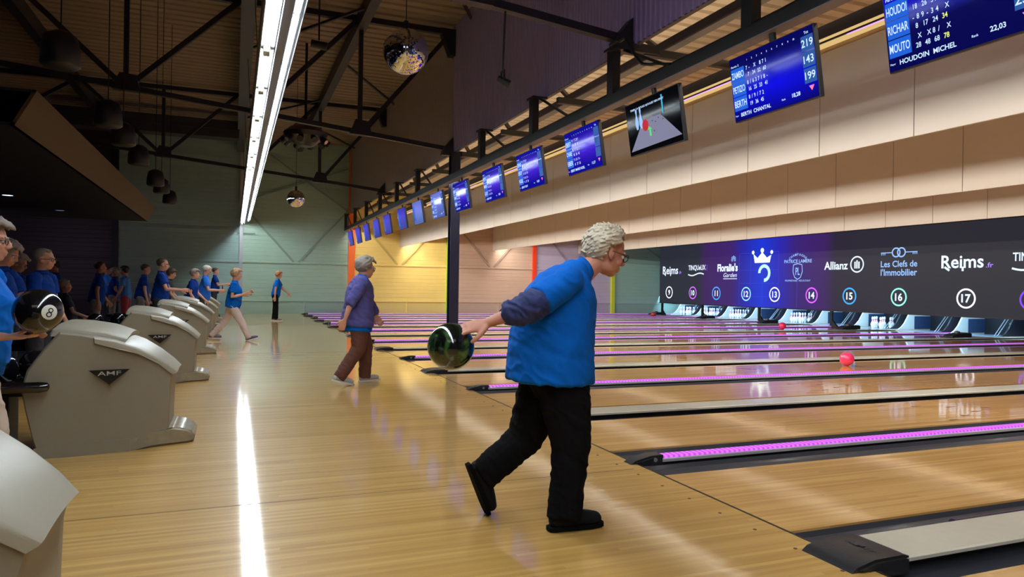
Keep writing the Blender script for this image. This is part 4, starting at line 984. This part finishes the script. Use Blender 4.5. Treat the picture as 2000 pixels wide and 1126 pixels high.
def shoe(name, ank, fdir, up, m, ms, parent, s=1.0, vox=.008):
    f = V(fdir).normalized(); u_ = V(up); u_ = (u_-f*f.dot(u_)).normalized(); l = u_.cross(f); c = V(ank)-u_*.071*s
    bm = bmesh.new()
    loft(bm, [(c-f*.055*s+u_*.045*s, .034*s, .036*s), (c+u_*.048*s, .039*s, .046*s), (c+f*.06*s+u_*.045*s, .043*s, .040*s), (c+f*.12*s+u_*.040*s, .046*s, .034*s), (c+f*.165*s+u_*.036*s, .039*s, .027*s)], 16, l)
    ellip(bm, c+u_*.085*s-f*.008*s, (f, l, u_), (.046*s, .038*s, .04*s)); 
    for v in bm.verts:
        d = (v.co-c).dot(u_)
        if d < .012*s: v.co += u_*(.012*s-d)
    o = fuse(name, bm, vox, m, parent, 1)
    bm = bmesh.new(); pts = []
    for x, w in ((-.082, .010), (-.079, .024), (-.06, .033), (0, .036), (.06, .041), (.12, .045), (.165, .038), (.188, .024), (.195, .01)): pts.append((x, w))
    ol = [c+f*x*s+l*w*s for x, w in pts]+[c+f*x*s-l*w*s for x, w in pts[::-1]]
    A = [bm.verts.new(p+(u_*.008*s if i in (8, 9) else V((0, 0, 0)))) for i, p in enumerate(ol)]; B = [bm.verts.new(p+u_*.018*s) for p in ol]; n = len(ol)
    bm.faces.new(A[::-1]); bm.faces.new(B)
    for k in range(n): bm.faces.new((A[k], A[(k+1) % n], B[(k+1) % n], B[k]))
    link('sole', bm, ms, o, smooth=False); return o
def person(label, loc, rz, J, shirt=SHIRT, trous=None, shoes=None, soles=None, skin='fair', hr='grey', style='short', H=1.6, girth=1.0, belly=0.0, bust=0, glasses=False, vox=.011,
           hem=.0, sleeve=.62, torso=None, legr=1.0, legs=True, group='people in blue shirts', seed=1, curl=35, rh=None, lh=None, tg=None, coat=None, collar=True, hs=None):
    t = thing('person', label, 'person', loc, math.radians(rz), None)
    t['group'] = group if group else ''
    if not group: del t['group']
    s = H/1.6; g_ = girth; near = vox < .008; hs = hs or (s*1.0)
    J = dict(J); J = {k: V(v) for k, v in J.items()}
    trous = trous or mat('trousers_dark', (30, 30, 36), .85); shoes = shoes or mat('shoe_black', (20, 20, 22), .5); soles = soles or mat('sole_grey', (70, 70, 72), .6)
    ys = lambda p, d: V(p)+V((0, d, 0))
    lat = (J['sl']-J['sr']).normalized()
    up = (J['sh']-J['pel']).normalized(); fwd = lat.cross(up)
    # body: head, neck, trunk, arms, hands and legs in one surface
    bm = bmesh.new(); head(bm, J, hs, near)
    f, l, u_ = headframe(J); hb = J['head']-u_*.05*hs-f*.025*hs
    loft(bm, [(J['nb']-up*.03*s, .056*s, .052*s), (J['nb'].lerp(hb, .5), .050*s, .052*s), (hb, .048*s, .050*s)], 14, lat)
    loft(bm, [(J['pel'], .12*s*g_, .08*s), (J['wai']-fwd*.0, .115*s*g_, .08*s), (J['che'], .125*s*g_, .08*s), (J['sh']-up*.03*s, .115*s, .06*s)], 16, lat)
    for k, sd in (('r', -1), ('l', 1)):
        S, E_, W_ = J['s'+k], J['e'+k], J['w'+k]
        loft(bm, [(S, .045*s, .045*s), (S.lerp(E_, .5), .042*s, .042*s), (E_, .036*s, .036*s), (E_.lerp(W_, .35), .036*s, .034*s), (W_, .026*s, .022*s)], 12, lat)
        hh = rh if k == 'r' else lh
        d = (W_-E_).normalized()
        if hh: hand(bm, W_, hh[0], hh[1], hh[2] if len(hh) > 2 else sd, s, hh[3] if len(hh) > 3 else curl, 1 if near else 1.25, hh[4] if len(hh) > 4 else None)
        else: hand(bm, W_, d, -lat*sd if abs(d.z) > .6 else V((0, 0, -1)) if False else -lat*sd, sd if True else 1, s, curl, 1 if near else 1.3)
        if legs: loft(bm, [(J['h'+k], .075*s, .075*s), (J['k'+k], .05*s, .05*s), (J['a'+k], .035*s, .035*s)], 12, lat)
    fuse('body', bm, vox, SK[skin], t, 2)
    # eyes, brows and glasses
    def Q(a, b, d): return J['head']+(f*a+l*b+u_*d)*hs
    bm = bmesh.new()
    for k in (-1, 1): ellip(bm, Q(.0745, k*.030, .001), (f, l, u_), (.010*hs, .0135*hs, .0095*hs), 10, 8)
    e = link('eyes', bm, mat('eye_white', (214, 208, 200), .3), t, smooth=True)
    bm = bmesh.new()
    for k in (-1, 1): ellip(bm, Q(.0815, k*.030, .000), (f, l, u_), (.004*hs, .0058*hs, .0062*hs), 8, 6)
    link('irises', bm, mat('iris', (48, 40, 36), .2), e, smooth=True)
    bm = bmesh.new()
    for k in (-1, 1): loft(bm, [(Q(.086, k*.012, .020), .004*hs, .003*hs), (Q(.086, k*.030, .026), .005*hs, .003*hs), (Q(.074, k*.050, .018), .004*hs, .003*hs)], 6, u_)
    link('eyebrows', bm, HR[hr], t, smooth=True)
    if glasses:
        bm = bmesh.new()
        for k in (-1, 1):
            tube(bm, [Q(.095, k*(.034+.024*math.cos(a)), .0+.018*math.sin(a)) for a in [2*math.pi*q/14 for q in range(15)]], .0022, 5)
            tube(bm, [Q(.095, k*.058, .004), Q(.05, k*.080, .006), Q(-.01, k*.086, .002)], .002, 5)
        tube(bm, [Q(.097, -.01, .004), Q(.097, .01, .004)], .002, 5); link('glasses', bm, mat('glasses_metal', (90, 84, 80), .2, .8), t)
    hair(t, J, hs, style, HR[hr], vox*.8 if near else vox, seed)
    # trousers
    if legs:
        bm = bmesh.new(); R = legr; tgg = tg or g_*.93
        loft(bm, [(J['pel']-up*.075*s, .130*s*tgg, (.095+belly*.3)*s), (J['pel'], .140*s*tgg, (.10+belly*.5)*s), (J['pel']+up*.05*s, .135*s*tgg, (.105+belly*.5)*s)], 20, lat)
        for k in 'rl':
            h_, kn, an = J['h'+k], J['k'+k], J['a'+k]
            loft(bm, [(h_+(kn-h_)*-.04, .088*s*R, .098*s*R), (h_.lerp(kn, .35), .086*s*R, .092*s*R), (kn, .068*s*R, .072*s*R), (kn.lerp(an, .5), .060*s*R, .064*s*R), (an+(kn-an)*-.06, .055*s*R, .062*s*R)], 16, lat, (.5, .08))
        fuse('trousers', bm, vox, trous, t, 2, .006*s if vox < .012 else .004*s, 8, seed=seed)
        for k in 'rl':
            fd = J['f'+k]; sh = (J['k'+k]-J['a'+k]); uu = J.get('u'+k, V((0, 0, 1)))
            shoe('shoe', J['a'+k], fd, uu, shoes, soles, t, s*1.02, vox*.8)
    # shirt
    bm = bmesh.new()
    if torso: loft(bm, torso, 26, lat, (.04, .5))
    else:
        b_ = belly; hp = J['pel']-up*(.05+hem)*s
        loft(bm, [(hp, .155*s*g_, (.115+b_*.6)*s), (J['pel']+up*.03*s+fwd*b_*.4*s, .155*s*g_, (.12+b_)*s), (J['wai']+fwd*(b_*.5)*s, .142*s*g_, (.112+b_)*s), (J['che']+fwd*(.01+bust*.4)*s, .148*s*g_, (.112+bust)*s),
                  (J['sh']-up*.035*s, .138*s, .085*s), (J['sh']+up*.008*s, .085*s, .058*s)], 24, lat, (.05, .5))
    for k in 'rl':
        S, E_ = J['s'+k], J['e'+k]; e2 = S.lerp(E_, sleeve)
        loft(bm, [(S+(J['sh']-S)*.25, .062*s, .066*s), (S, .064*s, .066*s), (S.lerp(e2, .6), .064*s, .066*s), (e2, .066*s, .069*s)], 16, lat, (.5, .08))
    fuse('shirt', bm, vox, shirt, t, 3, .007*s if vox < .012 else .005*s, 7, seed=seed+3)
    if collar:
        bm = bmesh.new(); ctr = J['nb']+up*.012*s; ax = (hb-J['nb']).normalized(); _, s1, s2 = frame(ax, lat)
        for k in range(21):
            a = math.pi*2*k/20
        ring0 = [ctr+(s1*math.cos(2*math.pi*k/20)*.066+s2*math.sin(2*math.pi*k/20)*.064)*s-up*.022*s for k in range(20)]
        ring1 = [ctr+(s1*math.cos(2*math.pi*k/20)*.060+s2*math.sin(2*math.pi*k/20)*.060)*s+ax*.022*s for k in range(20)]
        ring2 = [ctr+(s1*math.cos(2*math.pi*k/20)*.054+s2*math.sin(2*math.pi*k/20)*.054)*s+ax*.018*s for k in range(20)]
        RR = [[bm.verts.new(p) for p in r] for r in (ring0, ring1, ring2)]
        for a, b in zip(RR, RR[1:]):
            for k in range(20): bm.faces.new((a[k], a[(k+1) % 20], b[(k+1) % 20], b[k]))
        bm.faces.new(RR[0]); bm.faces.new(RR[2][::-1]); link('collar', bm, shirt, t, smooth=True)
    return t

# ---- the bowler in front, mid swing
black_tr = mat('trousers_black', (17, 16, 18), .9, spec=.1, bump=.15, bump_scale=40)
Jm = dict(pel=(.0, .0, .73), wai=(.03, 0, .90), che=(.07, 0, 1.08), sh=(.12, 0, 1.205), nb=(.165, 0, 1.235), head=(.305, 0, 1.335),
          hf=(.92, -.05, -.30), sr=(.00, -.185, 1.185), er=(-.20, -.215, 1.065), wr=(-.395, -.15, .985), sl=(.13, .19, 1.17), el=(.16, .29, .95), wl=(.06, .34, .80),
          hr=(.03, -.085, .68), kr=(.055, -.13, .39), ar=(.015, -.15, .078), hl=(.01, .08, .68), kl=(-.07, .15, .38), al=(-.275, .17, .215),
          fr=(1, 0, 0), ur=(0, 0, 1), fl=(.42, 0, -1), ul=(1, 0, .42))
tor = [((-.005, 0, .70), .235, .218), ((-.002, 0, .76), .230, .215), ((.0, 0, .86), .222, .210), ((.01, 0, .96), .215, .205), ((.045, 0, 1.07), .205, .185), ((.085, 0, 1.15), .19, .155), ((.115, 0, 1.205), .15, .105), ((.145, 0, 1.245), .09, .07)]
bowler = person('elderly man in a blue polo shirt and black trousers swinging a green ball behind him', (1.47, 3.2, 0), 0, Jm, SHIRT, black_tr, mat('shoe_matt', (17, 17, 18), .8, spec=.2), mat('sole_black', (13, 13, 14), .9, spec=.1),
                'red', 'silver', 'wavy', 1.66, 1.25, vox=.0055, torso=tor, sleeve=.74, legr=1.24, tg=1.15, glasses=True, seed=5, group=None, hs=1.02,
                rh=(( -.80, .10, -.18), (-.05, .45, -.75), 1, 22, (16, 20, 26, 34)))
# navy undersleeve of the swinging arm
bm = bmesh.new(); S, E_, W_ = V(Jm['sr']), V(Jm['er']), V(Jm['wr'])
loft(bm, [(S.lerp(E_, .5), .050, .054), (S.lerp(E_, .78), .062, .066), (E_, .066, .072), (E_.lerp(W_, .22), .060, .066), (E_.lerp(W_, .42), .054, .060), (E_.lerp(W_, .50), .056, .060)], 18, (0, 1, 0))
fuse('undersleeve', bm, .0055, mat('undersleeve_navy', (38, 46, 96), .75, bump=.15), bowler, 2, .010, 12)
gm = mat('ball_green', (12, 16, 12), .12, coat=.7)
nt = gm.node_tree; N = nt.nodes; L = nt.links; tc = N.new('ShaderNodeTexCoord'); nz = N.new('ShaderNodeTexNoise'); nz.inputs['Scale'].default_value = 7; nz.inputs['Distortion'].default_value = 2
L.new(tc.outputs['Object'], nz.inputs['Vector']); cr = N.new('ShaderNodeValToRGB'); cr.color_ramp.elements[0].position = .46; cr.color_ramp.elements[0].color = (.004, .005, .004, 1)
cr.color_ramp.elements[1].position = .68; cr.color_ramp.elements[1].color = (.045, .13, .03, 1); L.new(nz.outputs['Fac'], cr.inputs[0]); L.new(cr.outputs[0], N['Principled BSDF'].inputs['Base Color'])
ball('bowling_ball', 'dark green marbled bowling ball in the swinging hand of the front bowler', (.93, 3.12, .876), gm)

# ---- woman in the violet jacket walking up to the foul line
Jw = dict(pel=(0, 0, .80), wai=(.01, 0, .96), che=(.02, 0, 1.10), sh=(.03, 0, 1.215), nb=(.045, 0, 1.24), head=(.085, 0, 1.352), hf=(.96, -.05, -.08),
          sr=(.0, -.165, 1.19), er=(-.16, -.20, .96), wr=(-.23, -.19, .75), sl=(.05, .165, 1.19), el=(.20, .19, .97), wl=(.30, .16, .78),
          hr=(-.01, -.085, .78), kr=(-.02, -.09, .42), ar=(-.24, -.09, .11), hl=(.01, .085, .78), kl=(.14, .09, .42), al=(.13, .09, .075), fr=(.95, 0, -.25), ur=(.25, 0, .95), fl=(1, 0, .05), ul=(0, 0, 1))
Rz = Matrix.Rotation(math.radians(18), 4, 'Z')
white_sh = mat('shoe_white', (186, 178, 172), .6); white_so = mat('sole_white', (220, 216, 210), .6)
wj = person('woman in a violet jacket and brown trousers, walking to the foul line', (1.36, 8.38, 0), 12, Jw, SHIRT, mat('trousers_brown', (98, 58, 46), .85, bump=.1), white_sh, white_so, 'fair', 'grey', 'curly', 1.55, .98,
            glasses=True, vox=.009, seed=11, group=None, legr=1.2, sleeve=.2, hs=1.03, tg=1.0,
            torso=[((-.005, 0, .625), .195, .170), ((0, 0, .70), .185, .16), ((0, 0, .85), .12, .10), ((.02, 0, 1.0), .11, .09), ((.03, 0, 1.19), .10, .07), ((.04, 0, 1.235), .07, .06)])
jk = mat('jacket_violet', (80, 77, 142), .85, noise_amt=.06, bump=.2, bump_scale=90)
bm = bmesh.new(); P = {k: V(v) for k, v in Jw.items()}
loft(bm, [((-.01, 0, .68), .212, .188), ((-.0, 0, .80), .205, .182), ((.01, 0, .93), .182, .160), ((.02, 0, 1.05), .180, .158), ((.03, 0, 1.15), .175, .130), ((.035, 0, 1.21), .13, .095), ((.045, 0, 1.235), .08, .068)], 24, cap=(.05, .5))
for k in 'rl':
    S, E_, W_ = P['s'+k], P['e'+k], P['w'+k]; e2 = E_.lerp(W_, .15 if k == 'r' else .80)
    loft(bm, [(S+(P['sh']-S)*.3, .070, .072), (S, .068, .072), (S.lerp(E_, .55), .062, .066), (E_, .058, .062), (e2, .052, .056)], 16)
fuse('jacket', bm, .009, jk, wj, 3, .008, 7)

# ---- far bowler in front of the green wall
J = fk(1.55, 8, 5, 0, (-10, 10, 8), (28, 14, 20), (6, 6), (-2, 4))
person('ginger haired woman in a blue polo and black trousers standing alone before the green wall', (1.22, 23.3, 0), -8, J, SHIRT, black_tr, mat('shoe_beige', (150, 140, 120), .6), white_so, 'fair', 'ginger', 'curly', 1.55, 1.0, bust=.02, belly=.02, vox=.013, seed=3, group=None)
# ---- walking woman in white trousers
J = fk(1.52, 6, 4, 8, (-6, 12, 112), (4, 12, 108), (30, 5), (-24, 16)); J['ul'] = V((.3, 0, 1)); J['fr'] = V((1, 0, .30)); J['ur'] = V((-.3, 0, 1))
person('woman in a blue polo and white trousers taking a long stride past the ball returns', (-.02, 15.4, 0), -6, J, SHIRT, mat('trousers_white', (214, 192, 186), .8), mat('shoe_mauve', (104, 88, 104), .6), white_so, 'fair', 'blond', 'curly', 1.52, 1.15, bust=.03, belly=.04, vox=.010, seed=4, group=None)

# ---- woman at the left edge holding out the eight ball
J = fk(1.47, 4, 2, 0, (14, 16, 72), (-8, 4, 14), (16, 10), (-12, 8))
Je = {k: V(v) for k, v in J.items()}
Je['er'] = V((.0, -.20, .885)); Je['wr'] = V((.18, -.20, .875)); Je['fr'] = V((1, 0, .25)); Je['ur'] = V((-.25, 0, 1))
e8 = person('woman at the left edge in blue polo and beige trousers, holding out a black ball', (-1.205, 4.28, 0), 0, Je, SHIRT, mat('trousers_beige', (196, 178, 160), .85), mat('shoe_charcoal', (24, 24, 28), .7), white_so, 'fair', 'grey', 'curly', 1.47, 1.12,
            bust=.03, belly=.03, glasses=True, vox=.0065, seed=8, group=None, rh=((1, .02, -.02), (0, 0, 1), -1, 8, (6, 8, 12, 16)), legr=1.15)
o8 = ball('bowling_ball', 'black bowling ball with a white disc and figure eight, held at the left edge', (-.885, 4.06, 1.0), bb)
def onball(bm, d, r):
    d = V(d).normalized(); x = d.cross(V((0, 0, 1))).normalized()*-1; y = d.cross(x); y = y if y.z > 0 else -y; 
    bmesh.ops.subdivide_edges(bm, edges=[e for e in bm.edges if e.calc_length() > .012], cuts=4, use_grid_fill=True)
    for v in bm.verts: v.co = (d*.108+x*v.co.x+y*v.co.y).normalized()*(r+v.co.z)
bm = bmesh.new(); arc(bm, 0, 0, .0004, .017, seg=24); arc(bm, 0, 0, .017, .033, seg=24); arc(bm, 0, 0, .033, .038, seg=24)
dd = (.62, -.78, -.02); onball(bm, dd, .1086); d8 = link('white_disc', bm, mat('disc_white', (226, 224, 214), .3), o8, smooth=True)
bm = bmesh.new(); arc(bm, .004, .009, .007, .012, seg=20); arc(bm, -.004, -.011, .008, .0135, seg=20); onball(bm, dd, .1091); link('figure_eight', bm, mat('digit_black', (14, 14, 14), .3), d8)

# ---- people between the ball returns and in the seats (position, size, pose, looks)
dk = mat('trousers_slate', (46, 48, 58), .85); bg = mat('trousers_stone', (130, 122, 110), .85)
crowd = [
 ('grey curly haired woman in shaded blue, arm bent, behind the woman with the ball', -1.98, 7.42, 1.50, -10, dict(lean=12, look=25, ra=(20, 10, 60), la=(20, 8, 60)), SHIRT_SHADED, dk, 'grey', 'curly', 0, .009),
 ('short woman with grey hair and glasses looking down, behind the curly haired woman', -2.45, 9.9, 1.46, -5, dict(lean=8, look=22, ra=(15, 8, 50), la=(15, 8, 50)), SHIRT_SHADED, dk, 'grey', 'bob', 1, .011),
 ('burly grey haired man with glasses and an empty hand, standing behind the first ball return', -1.80, 8.30, 1.47, -12, dict(lean=3, look=4, ra=(4, 8, 12), la=(8, 8, 20)), SHIRT_SHADED, dk, 'grey', 'bald', 1, .010),
 ('dark haired person in shaded blue, half hidden behind the burly grey haired man', -3.0, 15.0, 1.52, 200, dict(lean=2, look=0, ra=(5, 8, 15), la=(5, 8, 15)), SHIRT_SHADED, dk, 'black', 'short', 0, .013),
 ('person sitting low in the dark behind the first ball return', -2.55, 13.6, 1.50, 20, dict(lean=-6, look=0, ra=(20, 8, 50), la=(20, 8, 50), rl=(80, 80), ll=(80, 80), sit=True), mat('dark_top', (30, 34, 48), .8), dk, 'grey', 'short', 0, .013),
 ('tall dark haired man seen from behind in deep shade left of the second ball return', -2.40, 15.2, 1.53, 10, dict(lean=6, look=0, ra=(-6, 10, 12), la=(8, 8, 25)), SHIRT_SHADED, bg, 'brown', 'short', 0, .012),
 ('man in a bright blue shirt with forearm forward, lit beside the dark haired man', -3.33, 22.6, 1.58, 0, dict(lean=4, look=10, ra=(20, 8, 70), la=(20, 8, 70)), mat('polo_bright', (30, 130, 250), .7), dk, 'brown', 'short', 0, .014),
 ('grey haired woman in shaded clothes next to the brightly lit man', -2.85, 20.4, 1.50, 5, dict(lean=4, look=10, ra=(10, 8, 40), la=(10, 8, 40)), SHIRT_SHADED, bg, 'grey', 'curly', 0, .014),
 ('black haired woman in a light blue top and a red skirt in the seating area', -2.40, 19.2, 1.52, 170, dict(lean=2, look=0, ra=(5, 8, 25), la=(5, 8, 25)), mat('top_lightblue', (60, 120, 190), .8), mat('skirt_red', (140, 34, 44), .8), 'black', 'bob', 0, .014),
 ('balding man in a shaded blue shirt leaning forward, left of the tall man in front', -1.92, 17.7, 1.55, 5, dict(lean=8, look=10, ra=(4, 8, 8), la=(8, 8, 20)), SHIRT_SHADED, bg, 'brown', 'bald', 0, .013),
 ('tall man with glasses holding his hands forward above the third ball return', -1.28, 14.6, 1.60, 0, dict(lean=4, look=6, ra=(22, 8, 66), la=(24, 8, 62)), SHIRT_SHADED, dk, 'brown', 'bald', 1, .011),
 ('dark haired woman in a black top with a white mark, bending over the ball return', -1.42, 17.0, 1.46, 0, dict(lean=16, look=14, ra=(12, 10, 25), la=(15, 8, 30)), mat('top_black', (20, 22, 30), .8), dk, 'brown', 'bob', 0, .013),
 ('grey haired woman in a blue polo with her hand down on a ball return', -.93, 17.4, 1.46, -8, dict(lean=12, look=2, ra=(-4, 8, 40), la=(15, 8, 30)), SHIRT_SHADED, dk, 'grey', 'curly', 0, .012),
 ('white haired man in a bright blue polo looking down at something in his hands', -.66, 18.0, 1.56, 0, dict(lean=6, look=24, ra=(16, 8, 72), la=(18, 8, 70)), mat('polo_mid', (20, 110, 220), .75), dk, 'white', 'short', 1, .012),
 ('man in a blue polo and dark trousers standing before the wall near the light post', -.62, 26.6, 1.68, 0, dict(lean=2, look=4, ra=(22, 8, 78), la=(24, 8, 76)), SHIRT_SHADED, dk, 'brown', 'short', 0, .015),
]
for i, (lab, x, y, H, rz, ps, sh, tr, hc, hst, gl, vx) in enumerate(crowd):
    J = fk(H, **ps)
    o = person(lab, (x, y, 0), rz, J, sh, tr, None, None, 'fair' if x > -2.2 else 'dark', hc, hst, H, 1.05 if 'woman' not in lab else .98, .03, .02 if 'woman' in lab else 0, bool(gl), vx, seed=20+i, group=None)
    if ps.get('sit'):
        c = thing('seat', 'dark upholstered seat under the sitting person', 'seat', (x, y, 0), math.radians(rz))
        bm = bmesh.new(); box(bm, -.26, .28, -.25, .25, .26, .37); bmesh.ops.bevel(bm, geom=bm.edges[:], offset=.02, segments=2, affect='EDGES'); link('cushion', bm, mat('seat_dark', (26, 26, 32), .7), c)
        bm = bmesh.new(); box(bm, -.36, -.28, -.25, .25, .30, .85); link('backrest', bm, mat('seat_dark', (26, 26, 32), .7), c)
        bm = bmesh.new(); box(bm, -.2, .2, -.2, .2, 0, .26); link('pedestal', bm, mat('seat_base', (18, 18, 20), .5), c)
def near_hand_item(i, name, lab, cat, off, size, m_):
    lab0, x, y = crowd[i][0], crowd[i][1], crowd[i][2]
    a = math.radians(crowd[i][4]); p = V((x+off[0]*math.cos(a)-off[1]*math.sin(a), y+off[0]*math.sin(a)+off[1]*math.cos(a), off[2]))
    bm = bmesh.new(); box(bm, -size[0]/2, size[0]/2, -size[1]/2, size[1]/2, -size[2]/2, size[2]/2); bmesh.ops.bevel(bm, geom=bm.edges[:], offset=.006, segments=2, affect='EDGES')
    o = link(name, bm, m_, loc=p); tag(o, lab, cat)
near_hand_item(13, 'smartphone', 'dark phone in the hands of the white haired man', 'phone', (.42, 0, 1.02), (.02, .08, .15), mat('phone_dark', (24, 24, 30), .2))
near_hand_item(14, 'smartphone', 'black device in the hands of the man near the light post', 'phone', (.47, 0, 1.12), (.05, .10, .12), mat('phone_dark', (24, 24, 30), .2))
